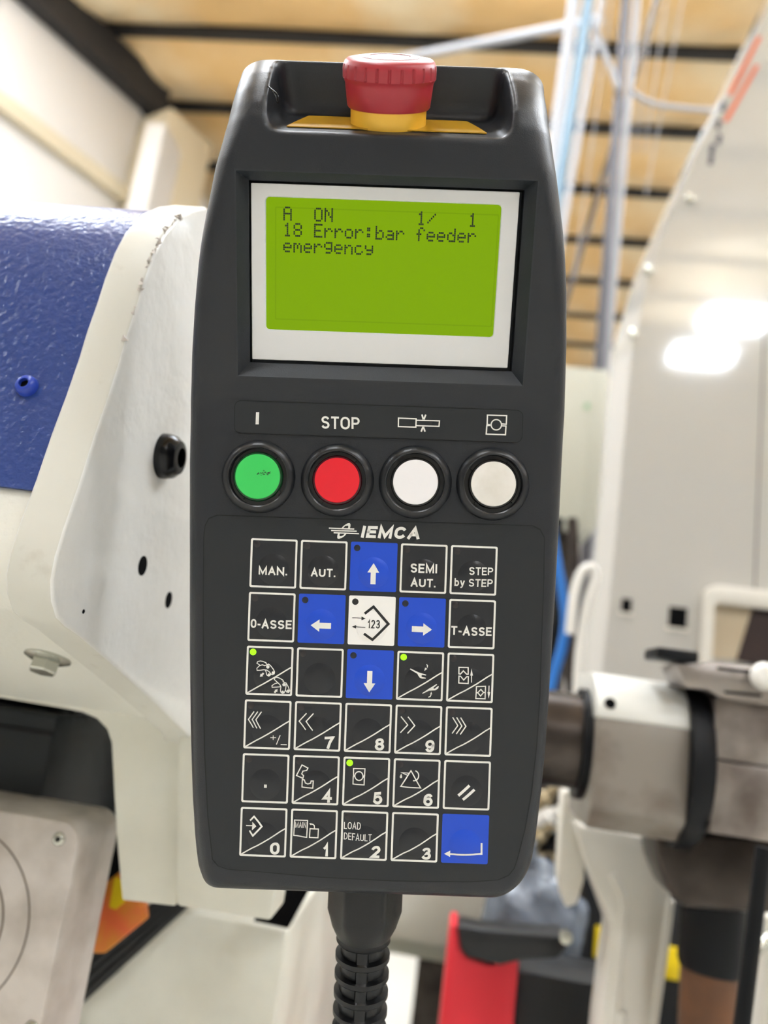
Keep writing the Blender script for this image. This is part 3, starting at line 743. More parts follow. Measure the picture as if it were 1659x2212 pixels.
for r_ in range(6):
    for c_ in range(5):
        tl = lerp(lerp(k00, k04, c_/4), lerp(k50, k54, c_/4), r_/5)
        rc = (r_, c_); blue = rc in BLUE; white = rc == (1,2)
        body = 'keyblue' if blue else 'keywhite' if white else 'keyblack'
        def kp(x, y, z, tl=tl): return Vector((tl.x+x, tl.y-y, ZK+z))
        key = MB().prism([kp(x, KH-y, -.0002) for x, y in rrect(0, KW, 0, KH, .0005, 4)], (0,0,.00028)).build('key', body, memb, local=True)
        # raised dome
        mb = MB(); N = 40; prof = [(1-q/7) for q in range(7)] + [0.0]
        for q in prof[:-1]: mb.v += [kp(KW*.5+DOME_R*q*math.cos(6.28318*k/N), KH*.62+DOME_R*q*math.sin(6.28318*k/N), .00007+DOME_H*(1-q*q*q)) for k in range(N)]
        for i in range(6): mb.f += [(i*N+k, i*N+(k+1) % N, (i+1)*N+(k+1) % N, (i+1)*N+k) for k in range(N)]
        mb.v.append(kp(KW*.5, KH*.62, .00007+DOME_H)); mb.f += [(6*N+k, 6*N+(k+1) % N, 7*N) for k in range(N)]
        mb.build('key_dome', body, key, smooth=180, local=True)
        if not blue and not white:
            frame_ring(MB(), rrect(0, KW, -KH, 0, .0006, 4), rrect(.00062, KW-.00062, -KH+.00062, -.00062, .0003, 4), 0, .00013, lambda x, y, z: kp(x, -y, z)).build('key_border', 'ink', key, local=True)
        if rc not in NOLED:
            lit = rc in LIT; pos = kp(KW*.135, KH*.125, .00006)
            MB().lathe([(.0011,0),(.0010,.00022 if lit else .00009),(0,.0003 if lit else .00009)], pos, (0,0,1), 20).build('indicator_light', 'ledon' if lit else ('ledonblue' if blue else 'inkblack' if white else 'ledoff'), key, smooth=60, local=True)
        art = Art(lambda s, t: kp(s*KW, t*KH, .00016+dome_h(s*KW, t*KH)), (KW, KH))
        legend(art, rc)
        if art.mb.f:
            # follow the dome: subdivide long faces before displacing
            me_o = art.mb
            bm = bmesh.new(); vs_ = [bm.verts.new(v) for v in me_o.v]
            for f_ in me_o.f:
                try: bm.faces.new([vs_[i] for i in f_])
                except ValueError: pass
            bmesh.ops.triangulate(bm, faces=bm.faces)
            for _ in range(3):
                es = [e_ for e_ in bm.edges if e_.calc_length() > .0014]
                if not es: break
                bmesh.ops.subdivide_edges(bm, edges=es, cuts=1)
                bmesh.ops.triangulate(bm, faces=bm.faces)
            out = MB(); bm.verts.index_update()
            out.v = [Vector((v.co.x, v.co.y, ZK+.00016+dome_h(v.co.x-tl.x, tl.y-v.co.y))) for v in bm.verts]
            out.f = [tuple(v.index for v in f_.verts) for f_ in bm.faces]; bm.free()
            out.build('key_legend', 'inkblack' if white else 'ink', key, local=True)

# ---- emergency stop and its yellow label
ec = LIP + FB*.0165; ec.x = (L(755, 262, 0, ec.z).x + L(922, 272, 0, ec.z).x)/2
est = MB().lathe([(.0122,-.001),(.0122,.0058),(.0118,.006),(0,.006)], ec, AX, 64).build('emergency_stop', 'estopyellow', pend, smooth=30, local=True)
est['label'] = 'red mushroom emergency stop on yellow collar'
def slots(r, h, t):
    if .0136 < h < .0171 and r > .0143:
        q = (t*24/(2*math.pi)) % 1.0
        if q < .10: return r - .0004
    return r
MB().lathe([(.0118,.0050),(.0129,.0051),(.0133,.0056),(.01385,.0110),(.01395,.0120),(.0141,.0124),(.01445,.0132),(.0147,.0135),(.0147,.01365),(.0147,.0140),(.0147,.0150),(.0147,.0160),(.01455,.0170),(.0144,.0173),(.0140,.0181),(.0132,.0187),(.010,.0191),(.005,.0193),(0,.0193)], ec, AX, 264, slots).build('mushroom_head', 'estopred', est, smooth=40, local=True)
MB().lathe([(.0092,.0190),(.0092,.01935),(.0066,.0195),(.0066,.0190)], ec, AX, 48).build('twist_arrow_ring', 'lenswhite', est, local=True)
fl = lambda x, d: Vector((x, (LIP+FB*d).y, (LIP+FB*d).z)) + AX*.0002
xl_, xr_ = L(630, 268, 0, .01).x, L(1042, 282, 0, .01).x
MB().prism([fl(xl_-.001, .0060), fl(xr_+.001, .0060), fl(xr_-.001, .0150), fl(xr_-.004, .026), fl(xl_+.004, .026), fl(xl_+.001, .0150)], AX*.0003).build('yellow_label', 'yellowlabel', pend, local=True)
# peeled plastic sliver at the hollow's edge
q = L(592, 205, 0, .0150)
MB().tube(smoothpath([q+Vector((-.0022,.0028,.0)), q+Vector((-.0006,.0008,.0016)), q+Vector((.0006,-.0012,.0014)), q+Vector((.0012,-.0026,.0004)), q+Vector((.0014,-.0008,.0006)), q+Vector((.0004,.0006,.0004)), q+Vector((-.0018,.0026,-.0004))], 5), .00022, 6).build('peeled_sliver', 'well', pend, smooth=180, local=True)

# ---- cable gland and slotted strain relief
gx = L(790, 1940, 0, -.022).x; go = Vector((gx, YB+.004, -.022))
DN = Vector((-.012, -1, 0)).normalized()
MB().lathe([(.0100,-.004),(.0100,.0030),(.0094,.0034),(.0100,.0040),(.0094,.0046),(.0100,.0052),(.0096,.0075)], go, DN, 40).build('gland_thread', 'rubber', pend, smooth=30, local=True)
def hexr(r, h, t):
    if r < .0120: return r
    q = ((t + math.pi/6) % (math.pi/3)) - math.pi/6
    return min(r, .0119/math.cos(q))
MB().lathe([(.0100,.0045),(.0132,.0052),(.0134,.0060),(.0134,.0185),(.0118,.0230),(.0106,.0255),(.0098,.0270)], go, DN, 96, hexr).build('gland_nut', 'rubber', pend, smooth=25, local=True)
gn = bpy.data.objects['gland_nut']
def slot_r(r, h, t):
    q = (h - .0270)/.0066; k = math.floor(q); fr = q - k
    a = (t - math.pi*.5*0) % math.pi
    web = min(a, math.pi-a) < .24          # solid webs front and back
    if h < .0285: return .0096
    if fr < .30: return .0098
    if fr < .36 or fr > .94: return .0093
    return .0093 if web else .0080
prof = [(.0098, .0260 + .00055*k) for k in range(150)]
MB().lathe([(.0080,.0250)] + prof, go, DN, 64, slot_r).build('strain_relief', 'rubber', pend, smooth=40, local=True)
e0 = go + DN*.104
loc = [e0, e0+DN*.10, e0+DN*.2+Vector((0,0,-.02)), e0+DN*.34+Vector((.0,0,-.12))]
MB().tube(smoothpath(loc, 8), .0070, 14).build('cable', 'rubber', pend, smooth=180, local=True)
# rear hook by which the pendant hangs on the machine plate

# ================================================================== bar feeder on the left
XP = P(360, 985, .335).x                         # outer face of its end plate
face_px = [(448,448),(420,452),(388,467),(355,507),(334,550),(314,607),(298,661),(278,721),(261,781),(234,865),(207,942),(174,1046),(139,1147),(122,1203),(112,1255),(114,1300),(125,1336),(144,1355),(172,1374),(250,1441),(327,1510),(416,1596)]
fp = [hit(x, y, 0, XP) for x, y in face_px]
yz = [(p.y, p.z) for p in fp]
YE, ZE = yz[-1]; YT, ZT = yz[0]
print('plate', XP, yz[0], yz[10], yz[14], yz[-1])
bf = thing('bar_feeder', 'bar feeder with blue hammered cover and thick off-white end plate', 'machine', (XP-.1, YE, ZE-.4))
TH = .017
plate = [(XP, a, b) for a, b in yz] + [(XP, YE+.09, ZE-.09), (XP, YE+.30, ZE-.09), (XP, YE+.30, ZT-.01), (XP, YT+.10, ZT+.012), (XP, YT+.04, ZT+.010)]
ep = MB().prism(plate, (-TH, 0, 0)).build('end_plate', 'white_paint', bf, bevel=.0016, seg=3)
ep.data.materials.append(M['white_edge'])
for p_ in ep.data.polygons:
    if abs(p_.normal.x) < .5: p_.material_index = 1
def offset_profile(pts, d):
    out = []
    for i, (a, b) in enumerate(pts):
        a0, b0 = pts[max(i-1, 0)]; a1, b1 = pts[min(i+1, len(pts)-1)]
        t = Vector((a1-a0, b1-b0)).normalized(); n_ = Vector((-t.y, t.x))    # points run top to bottom along the near side
        if n_.x < 0 and abs(n_.x) > abs(n_.y): n_ = -n_
        out.append((a + n_.x*d, b + n_.y*d))
    return out
# blue cover: the same outline a little inside the plate
ZBL = hit(92, 1066, 0, XP-TH).z
near = [p for p in yz if p[1] > ZBL]
near.append((interp(sorted((b, a) for a, b in yz[8:15]), ZBL), ZBL))
inner_c = [(a+.0035, min(b, ZT-.004)) for a, b in near]
cov = [(XP-TH, a, b) for a, b in inner_c] + [(XP-TH, YE+.28, ZBL), (XP-TH, YE+.28, ZT-.03), (XP-TH, YT+.09, ZT-.004)]
bc = MB().prism(cov, (-.75, 0, 0)).build('blue_cover', 'blue', bf, smooth=40)
# white body below it, down to the sloping underside
low = [(interp(sorted((b, a) for a, b in yz[8:15]), ZBL-.0005)+.0055, ZBL-.0005)] + [(a+.0055, b) for a, b in yz[11:15]] + [(yz[15][0]+.007, yz[15][1]), (yz[16][0]+.012, yz[16][1]+.001)] + [(a+.006, b+.006) for a, b in yz[17:]]
lowp = [(XP-TH, a, b) for a, b in low] + [(XP-TH, YE+.28, ZE+.006), (XP-TH, YE+.28, ZBL-.0005)]
MB().prism(lowp, (-.75, 0, 0)).build('lower_body', 'white_body', bf, smooth=40)
# screws in the plate and the cover
def cap_screw(o, ax, r, h, name, m, parent):
    ax = Vector(ax).normalized()
    s_ = MB().lathe([(r,-.001),(r,h*.25),(r*.93,h*.62),(r*.72,h*.92),(r*.48,h),(r*.44,h*.99),(r*.42,h*.45),(0,h*.45)], o, ax, 36).build(name, m, parent, smooth=35)
    return s_
def on_plate(px, py): return hit(px, py, 0, XP)
o = on_plate(352, 985)
sc = cap_screw(o, (1,0,0), .0098, .0085, 'cap_screw', 'blacksteel', bf); sc['label'] = 'black button head screw'
MB().lathe([(.0043,.0030),(.0043,.0041),(0,.0041)], o, (1,0,0), 6).build('hex_socket', 'hole', sc)
def near_cover(px, py):
    best = None
    for i in range(len(inner_c)-1):
        (a0,b0),(a1,b1) = inner_c[i], inner_c[i+1]
        r = ray(px, py); # plane containing X axis through both points
        nn = Vector((0, -(b1-b0), a1-a0)); den = r.dot(nn)
        if abs(den) < 1e-9: continue
        t = (Vector((0,a0,b0)) - Vector((0,CAM.y,CAM.z))).dot(nn)/den; q = CAM + r*t
        if min(b0,b1)-1e-4 <= q.z <= max(b0,b1)+1e-4: 
            if nn.y > 0: nn = -nn
            best = (q, nn.normalized())
    return best
q, nn = near_cover(60, 836)
sc = cap_screw(q, nn, .0042, .0034, 'cover_screw', 'bluebolt', bf); sc['label'] = 'blue painted button head screw'
MB().lathe([(.0019,.0009),(.0019,.0019),(0,.0019)], q, nn, 6).build('hex_socket', 'hole', sc)
# tapped holes
for px, py, r_ in ((308,1222,.0042),(364,1296,.0038),(180,1321,.0008)):
    o = on_plate(px, py)
    MB().lathe([(r_,-.0004),(r_,.00015),(r_*.86,.00025),(r_*.8,.00012),(0,.00012)], o, (1,0,0), 28).build('tapped_hole', 'hole', bf)
# chips of missing paint along the plate edge
mb = MB(); rnd = random.Random(5)
for k in range(34):
    i = rnd.choice([1,1,2,2,2,3,3,3,4,4,5,5,6,7]); t = rnd.random()
    a = lerp(yz[i][0], yz[i+1][0], t); b = lerp(yz[i][1], yz[i+1][1], t); s_ = rnd.uniform(.0006, .0016)
    c = Vector((XP - rnd.uniform(0, .0015), a-.0004, b+.0002))
    vs = [c + Vector((rnd.uniform(-1,1), rnd.uniform(-1,1), rnd.uniform(-1,1)))*s_ for _ in range(5)]
    bm = bmesh.new()
    for v in vs: bm.verts.new(v)
    r_ = bmesh.ops.convex_hull(bm, input=bm.verts); bm.verts.index_update()
    mb.add([v.co.copy() for v in bm.verts], [tuple(v.index for v in f.verts) for f in bm.faces]); bm.free()
ch = mb.build('paint_chips', 'alu', bf); ch['kind'] = 'stuff'
# hexagon bolt under the sloping side
und = Vector((0, low[-1][0]-low[-3][0], low[-1][1]-low[-3][1])).normalized(); un = Vector((0, und.z, -und.y))
if un.z > 0: un = -un
pl0 = Vector((0, low[-2][0], low[-2][1]))
r = ray(104, 1418); t = (pl0 - Vector((0, CAM.y, CAM.z))).dot(un)/(r.dot(un)); q = CAM + r*t
hbv = MB().lathe([(.0064,.0008),(.0064,.0066),(.0057,.0075),(0,.0075)], q, un, 6).build('hex_bolt', 'zinc', bf)
MB().lathe([(.0102,-.0008),(.0102,.0010),(.0078,.0020),(0,.0020)], q, un, 40).build('bolt_flange', 'zinc', hbv, smooth=30)
print('hex bolt depth', (q-CAM).dot(FWD), 'YE', YE)
# front panel below with the rounded opening
YP = YE + .004
def pp(px, py, yy=None): return hit(px, py, 1, yy if yy is not None else YP)
zt = ZE + .012
a = pp(245, 1640); b = pp(262, 1950); cR = pp(376, 1960)
op = [pp(-260, 1492), pp(0, 1507), pp(120, 1527), pp(176, 1538), pp(208, 1552), pp(230, 1575), pp(240, 1605), pp(250, 1800), pp(263, 1945)]
br = pp(378, 1958)
poly = op + [br, Vector((br.x, YP, zt)), Vector((op[0].x, YP, zt))]
MB().prism(poly, (0, .02, 0)).build('front_panel', 'white_panel', bf, bevel=.0012)
q0 = pp(384, 1600, YP-.006); q1 = pp(380, 1958, YP-.006); q2 = pp(585, 1990, YP-.006)
MB().prism([q0, q1, q2, Vector((q2.x, YP-.006, zt)), Vector((q0.x, YP-.006, zt))], (0, .03, 0)).build('column_panel', 'white_panel', bf, bevel=.002)
# near-black sheets that stand in for the shade behind the opening
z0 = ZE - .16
MB().box((op[0].x-.1, YP+.16, z0), (hit(285,1900,1,YP+.16).x, YP+.17, zt)).build('opening_shade', 'hole', bf)
MB().box((op[0].x-.1, YP+.02, zt-.004), (q2.x-.06, YP+.16, zt)).build('opening_shade_top', 'hole', bf)
# black motor box in the opening
mx = hit(126, 1545, 1, YP+.035); mb_ = hit(106, 1757, 1, YP+.035)
mot = thing('motor_box', 'dark grey plastic motor box inside the white panel opening', 'motor', (mx.x-.05, YP+.035, mb_.z))
MB().box((mx.x-.30, YP+.035, mb_.z-.03), (mx.x, YP+.15, mx.z)).build('box_body', 'darkbox', mot, bevel=.003)
MB().box((mx.x-.30, YP+.033, mx.z-.012), (mx.x-.001, YP+.036, mx.z-.010)).build('lid_seam', 'groove', mot)
# cast aluminium gearbox in front of it
GY = YP - .012
g1 = hit(160, 1800, 1, GY); g2 = hit(100, 2212, 1, GY); gt = hit(60, 1762, 1, GY)
gx = (g1.x + g2.x)/2; gz1 = gt.z; gz0 = g2.z - .03
gb = thing('gearbox', 'cast aluminium gearbox with a round cover groove and corner screw', 'gearbox', (gx-.08, GY, gz0))
ro = [(x, GY, z) for x, z in rrect(gx-.26, gx, gz0, gz1, .011, 7)]
MB().prism(ro, (0, .05, 0)).build('gearbox_body', 'alu', gb, bevel=.0012)
sq = hit(128, 1812, 1, GY)
sc = cap_screw(sq, (0,-1,0), .0034, .0018, 'corner_screw', 'zinc', gb)
MB().lathe([(.0013,.0004),(.0013,.0010),(0,.0010)], sq, (0,-1,0), 6).build('hex_socket', 'hole', sc)
cc = hit(-124, 1985, 1, GY); rr_ = (hit(63, 1985, 1, GY) - cc).length
MB().lathe([(rr_-.0004,-.0001),(rr_-.0004,.0002),(rr_+.0004,.0002),(rr_+.0004,-.0001)], cc, (0,-1,0), 72).build('cover_groove', 'seam', gb)
r2 = rr_*.70
MB().lathe([(r2-.0005,-.0001),(r2-.0005,.0002),(r2+.0005,.0002),(r2+.0005,-.0001)], cc, (0,-1,0), 72).build('cover_groove', 'seam', gb)
bs = hit(68, 2220, 1, GY); sc2 = cap_screw(bs, (0,-1,0), .0034, .0018, 'corner_screw', 'zinc', gb)

# white machine base below, its side and the black hoses in front
YM = YP + .19
mt0 = hit(352, 1966, 1, YM); mt1 = hit(618, 2002, 1, YM); mtb = hit(600, 2212, 1, YM)
bx = (mt1.x + mtb.x)/2
zt_ = (mt0.z + mt1.z)/2
mbase = thing('machine_base', 'off-white sheet metal machine base below the bar feeder', 'machine base', (bx-.2, YM+.3, 0))
MB().box((bx-.6, YM, .05), (bx, YM+.75, zt_)).build('base_body', 'white_panel', mbase, bevel=.004)
MB().box((bx-.58, YM+.02, 0), (bx-.02, YM+.7, .06)).build('plinth', 'blackplastic', mbase)
cr = hit(150, 2195, 1, YM)
MB().box((bx-.6, YM-.004, cr.z-.30), (bx-.001, YM+.001, cr.z-.004)).build('lower_sheet', 'white_panel', mbase, bevel=.001)
for k in range(4):
    a = hit(352-8*k+14, 1962+14*k*0-9*k+18, 1, YM-.006); b = hit(198-8*k, 2120-9*k*2+14, 1, YM-.006)
    d = (b-a)
    o = MB().tube([a-d*.35, a, b, b+d*.6], .0042, 12).build('rubber_hose', 'rubber', None, smooth=60)
    tag(o, 'black rubber hose slanting across the white machine base beside the gearbox', 'hose', 'parallel black hoses by the gearbox')
MB().prism([hit(*p, 1, YM-.02) for p in ((585,1905),(676,1905),(622,2006),(548,1990))], (0,.012,0)).build('gap_shade', 'hole', bf)  # dark filler sheet painted in for the shade of the gap
a = hit(200, 1880, 1, YP+.075); b = hit(290, 2030, 1, YP+.075)
ob = thing('orange_guard', 'orange and yellow guard piece in the dark gap beside the gearbox', 'guard', (b.x, YP+.075, b.z))
MB().prism([hit(*p, 1, YP+.075) for p in ((180,2060),(206,1925),(256,1885),(300,1900),(310,1990),(225,2060))], (0,.01,0)).build('guard_plate', 'orange', ob, bevel=.001)
MB().prism([hit(*p, 1, YP+.0745) for p in ((236,1960),(248,1895),(275,1905),(268,1950),(250,1965))], (0,.001,0)).build('guard_stripe', 'yellow', ob)

# ================================================================== lathe on the right
LY = LATHE_Y
def lp(px, py, yy=LY): return hit(px, py, 1, yy)
lathe = thing('lathe', 'tall glossy off-white lathe enclosure with sloping side and square holes', 'machine', (lp(1500, 1500).x, LY+.3, 0))
bend = [(1680,-30),(1456,439),(1400,600),(1362,780),(1332,1140),(1296,1500),(1285,1620)]
sil_ = [(1668,-30),(1440,439),(1373,592),(1322,760),(1290,1140),(1250,1500),(1238,1620)]
bp = [lp(*p) for p in bend]; slp = [lp(*p, LY+.07) for p in sil_]
zlow = bp[-1].z - .02
xr = 2.6; ztop = 3.4
top = bp[0] + (bp[0]-bp[1])*1.2; stop_ = slp[0] + (slp[0]-slp[1])*1.2
seamx = lp(1640, 1000).x
def panel(x0f, x1, name, zcut):
    pass
front = [top] + bp + [Vector((bp[-1].x, LY, .3)), Vector((xr, LY, .3)), Vector((xr, LY, top.z))]
MB().prism(front, (0, .01, 0)).build('front_panel', 'lathe', lathe)
MB().box((seamx-.0015, LY-.0006, .3), (seamx+.0015, LY+.001, lp(1650, 700).z)).build('panel_seam', 'darksteel', lathe)
allb = [top] + bp + [Vector((bp[-1].x, LY, .3))]; alls = [stop_] + slp + [Vector((slp[-1].x, LY+.07, .3))]
mb = MB(); n = len(allb)
mb.add(allb + alls, [(i, i+1, n+i+1, n+i) for i in range(n-1)])
mb.build('corner_facet', 'lathe', lathe, smooth=50)
mb = MB(); back = [p + Vector((.26, .45, 0)) for p in alls]
mb.add(alls + back, [(i, i+1, n+i+1, n+i) for i in range(n-1)]); mb.build('side_panel', 'lathe2', lathe)
MB().box((bp[-1].x+.02, LY+.05, 0), (xr, LY+.5, .34)).build('plinth', 'hole', lathe)
def sqhole(px, py, w, h):
    c = lp(px, py); s = LY/F*1.02
    MB().box((c.x-w*s/2, LY-.0015, c.z-h*s/2), (c.x+w*s/2, LY+.001, c.z+h*s/2)).build('square_hole', 'hole', lathe)
    MB().box((c.x-w*s/2-.006, LY-.003, c.z-h*s/2-.006), (c.x+w*s/2+.004, LY-.001, c.z-h*s/2)).build('hole_lip', 'lathe2', lathe)
sqhole(1353, 1308, 20, 28); sqhole(1464, 1334, 36, 42)
# window frame with beige and dark inside
w0 = lp(1517, 1262); w1 = lp(1512, 1470)
fr = rrect(w0.x, w0.x+.5, w1.z, w0.z, .03, 6); fi = rrect(w0.x+.022, w0.x+.5, w1.z, w0.z-.04, .012, 6)
frame_ring(MB(), fr, fi, .001, -.022, lambda x, y, z: Vector((x, LY+z, y))).build('window_frame', 'lathe2', lathe, bevel=.004)
iw = [lp(1535, 1300, LY-.003), lp(1625, 1312, LY-.003), lp(1590, 1425, LY-.003), lp(1528, 1420, LY-.003)]
MB().prism(iw, (0, .002, 0)).build('window_blind', 'window_beige', lathe)
iw = [lp(1625, 1315, LY-.004), lp(1760, 1330, LY-.004), lp(1760, 1460, LY-.004), lp(1590, 1428, LY-.004)]
MB().prism(iw, (0, .002, 0)).build('window_opening', 'window_brown', lathe)
# decals near the top
for a, b in (((1641,78),(1577,205)), ((1636,140),(1567,262))):
    MB().prism([lp(a[0]-5, a[1], LY-.001), lp(a[0]+5, a[1], LY-.001), lp(b[0]+6, b[1], LY-.001), lp(b[0]-6, b[1], LY-.001)], (0,.001,0)).build('orange_stripe', 'decalorange', lathe)
for k, (px, py) in enumerate(((1562,230),(1551,268),(1553,300),(1538,322),(1535,345))):
    MB().prism([lp(px-7, py+9, LY-.001), lp(px+3, py+12, LY-.001), lp(px+8, py-8, LY-.001), lp(px-2, py-12, LY-.001)], (0,.001,0)).build('dark_lettering', 'decaldark', lathe)
for px, py in ((1400,585),(1490,430),(1366,722)):
    c = lp(px, py); MB().lathe([(.012,-.002),(.012,.006),(.007,.010),(0,.010)], c, (0,-1,0), 20).build('panel_bolt', 'zinc', lathe, smooth=35)
# bed cover reaching left behind the pendant, dark chip tray under the spindle
b0 = hit(640, 1760, 1, 1.55); b1 = hit(640, 1945, 1, 1.55); b2 = hit(1300, 1760, 1, 1.55)
bedt = thing('lathe_bed', 'off-white bed cover lying behind the pendant cable', 'machine bed', (b0.x+.3, 1.8, 0))
MB().box((b0.x, 1.55, b1.z-.035), (b2.x-.04, 1.72, b1.z+.25)).build('bed_cover', 'lathe2', bedt, bevel=.006)
MB().box((b0.x+.02, 1.60, b1.z-.075), (b2.x-.04, 1.72, b1.z-.034)).build('bed_edge', 'cabinet', bedt)
for lx in (b0.x+.1, b2.x-.1):
    MB().box((lx-.06, 1.62, 0), (lx+.06, 1.71, b1.z-.07)).build('bed_leg', 'cabinet', bedt, bevel=.005)
t0_ = hit(1085, 1880, 1, 1.2)
MB().box((t0_.x+.06, 1.2, .0), (t0_.x+1.3, 1.5, t0_.z+.10)).build('chip_tray', 'blackplastic', lathe, bevel=.01)

# ------------------------------------------------------------------ spindle end with its clamp
sd = .66
SC = P(1380, 1610, sd); YS = SC.y
def sx(px, py, yy=None): return hit(px, py, 1, YS if yy is None else yy)
spn = thing('spindle_unit', 'beige-grey spindle housing on a steel tube with clamp block', 'spindle', (SC.x, YS, SC.z-.09))
tb = sx(1225, 1598); r_t = (sx(1225,1492).z - sx(1225,1704).z)/2*.98
MB().lathe([(r_t,-.13),(r_t,.06)], (sx(1275,1604).x, YS, sx(1240,1600).z), (1,0,0), 48).build('steel_tube', 'darksteel', spn, smooth=40)
yn = YS - .058
xa = sx(1288, 1600, yn).x; xb = sx(1492, 1640, yn).x
zt2 = sx(1300, 1458, YS-.01).z; zb2 = sx(1280, 1792, yn+.02).z
def prof(d=0.0, zc=None):
    pts = [(YS+.06, zb2-d), (YS-.035, zb2-d), (yn-d, zb2+.018)]
    for k in range(7):
        t = R(15*k); pts.append((yn-d + .048*(1-math.cos(t)), zt2-.048+d + .048*math.sin(t)))
    pts += [(YS+.06, zt2+d)]
    return pts
MB().prism([(xa, a, b) for a, b in prof()], (xb-xa, 0, 0)).build('spindle_housing', 'castgrey', spn, bevel=.003)
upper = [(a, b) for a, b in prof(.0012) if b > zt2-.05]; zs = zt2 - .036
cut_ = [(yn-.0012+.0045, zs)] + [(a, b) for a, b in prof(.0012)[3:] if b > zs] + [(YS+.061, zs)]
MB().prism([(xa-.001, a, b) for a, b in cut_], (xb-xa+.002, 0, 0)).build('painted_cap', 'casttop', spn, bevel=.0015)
hq = sx(1318, 1522, yn+.004)
MB().lathe([(.0045,-.002),(.0045,.0032),(0,.0032)], hq + Vector((0,.003,0)), (0,-1,.35), 20).build('grub_hole', 'hole', spn)
zc2 = (zt2+zb2)/2 + .002
MB().lathe([(.046,-.007),(.046,.001)], (xa, YS-.002, zc2), (1,0,0), 48).build('side_shade_ring', 'blackrub', spn, smooth=40)  # dark ring put in for the shadow on the housing's side face
MB().lathe([(.068,-.001),(.068,.012),(.064,.017)], (xb, YS-.004, zc2-.004), (1,0,0), 56).build('black_flange', 'blackrub', spn, smooth=40)
xc = xb + .016
zz1 = sx(1560, 1500, yn).z; zz0 = sx(1540, 1800, yn).z; zm = sx(1540, 1640, yn).z
MB().box((xc, yn-.002, zm+.0006), (xc+.16, YS+.05, zz1)).build('clamp_half', 'steel', spn, bevel=.002)
MB().box((xc, yn-.002, zz0), (xc+.16, YS+.05, zm-.0006)).build('clamp_half', 'steel', spn, bevel=.002)
# lever on top of the clamp
def lv(*pts, yy=None): return [sx(x, y, yy if yy is not None else yn-.012) for x, y in pts]
MB().prism(lv((1462,1432),(1505,1438),(1530,1428),(1660,1442),(1790,1460),(1790,1545),(1660,1525),(1560,1508),(1530,1490),(1480,1486)), (0,.05,0)).build('clamp_lever', 'steel', spn, bevel=.002)
MB().prism(lv((1550,1440),(1640,1450),(1640,1456),(1550,1446),yy=yn-.0128), (0,.001,0)).build('lever_slot', 'hole', spn)
MB().prism(lv((1566,1492),(1645,1500),(1645,1506),(1566,1498),yy=yn-.0128), (0,.001,0)).build('lever_slot', 'hole', spn)
c = sx(1452, 1412, yn-.012)
MB().box((c.x-.012, yn-.014, c.z-.005), (c.x+.02, yn+.03, c.z+.004)).build('lever_stop', 'blackrub', spn, bevel=.002)
c = sx(1650, 1462, yn-.02); MB().lathe([(.010,-.002),(.010,.006),(.006,.009),(0,.009)], c, (-.2,-1,.2), 20).build('lever_screw', 'whitehose', spn, smooth=35)
# dark hopper and drain pipe below
MB().prism([hit(x, y, 1, YS+.0) for x, y in ((1412,1800),(1530,1806),(1800,1820),(1800,1985),(1480,1962),(1450,1935),(1425,1870))], (0,.06,0)).build('drain_hopper', 'darksteel', spn, bevel=.004)
pc0 = hit(1540, 1955, 1, YS+.03); zv = Vector((0,0,-1)); rp_ = .0235
MB().lathe([(rp_*1.12,-.01),(rp_*1.12,.045),(rp_*1.05,.05)], pc0, zv, 32).build('pipe_sleeve', 'blackrub', spn, smooth=40)
MB().lathe([(rp_,.03),(rp_,.5)], pc0, zv, 32).build('drain_pipe', 'brown', spn, smooth=40)

# white cast stand with raised ribs
YW = .775
def wp(px, py, yy=YW): return hit(px, py, 1, yy)
zfl = wp(1350, 2212).z - .75
stand = thing('support_stand', 'off-white cast support stand with raised ribs beneath the spindle', 'stand', (wp(1350,2212).x, YW, zfl))
outl = [(1240,1775),(1262,1786),(1330,1796),(1412,1812),(1418,1850),(1430,1885),(1446,1925),(1454,1950),(1446,2010),(1412,2212)]
left = [(1296,2212),(1312,2080),(1322,2010),(1300,1950),(1268,1870)]
pl_ = [wp(*p) for p in outl]; lf = [wp(*p) for p in left]
b0_ = Vector((pl_[-1].x-.02, YW, .0)); b1_ = Vector((lf[0].x-.02, YW, .0))
MB().prism(pl_ + [b0_, b1_] + lf, (0, .05, 0)).build('stand_body', 'lathe2', stand, bevel=.003)
MB().prism([wp(1216,1712,YW+.02), wp(1236,1704,YW+.02), wp(1262,1786,YW+.02), wp(1262,1900,YW+.02), wp(1246,1955,YW+.02), wp(1222,1960,YW+.02), wp(1206,1905,YW+.02)], (0,.03,0)).build('stand_fin', 'lathe2', stand, bevel=.002)
MB().tube(smoothpath([wp(1322,1888), wp(1334,1910), wp(1346,1940), wp(1344,1990), wp(1336,2080), wp(1322,2240)], 5), .0035, 10).build('stand_rib', 'lathe2', stand, smooth=60)
MB().tube([wp(1448,1945), wp(1440,2010), wp(1408,2240)], .004, 10).build('stand_rib', 'lathe2', stand, smooth=60)
MB().tube([wp(1342,2185), wp(1338,2250)], .0045, 10).build('stand_rib', 'lathe2', stand, smooth=60)

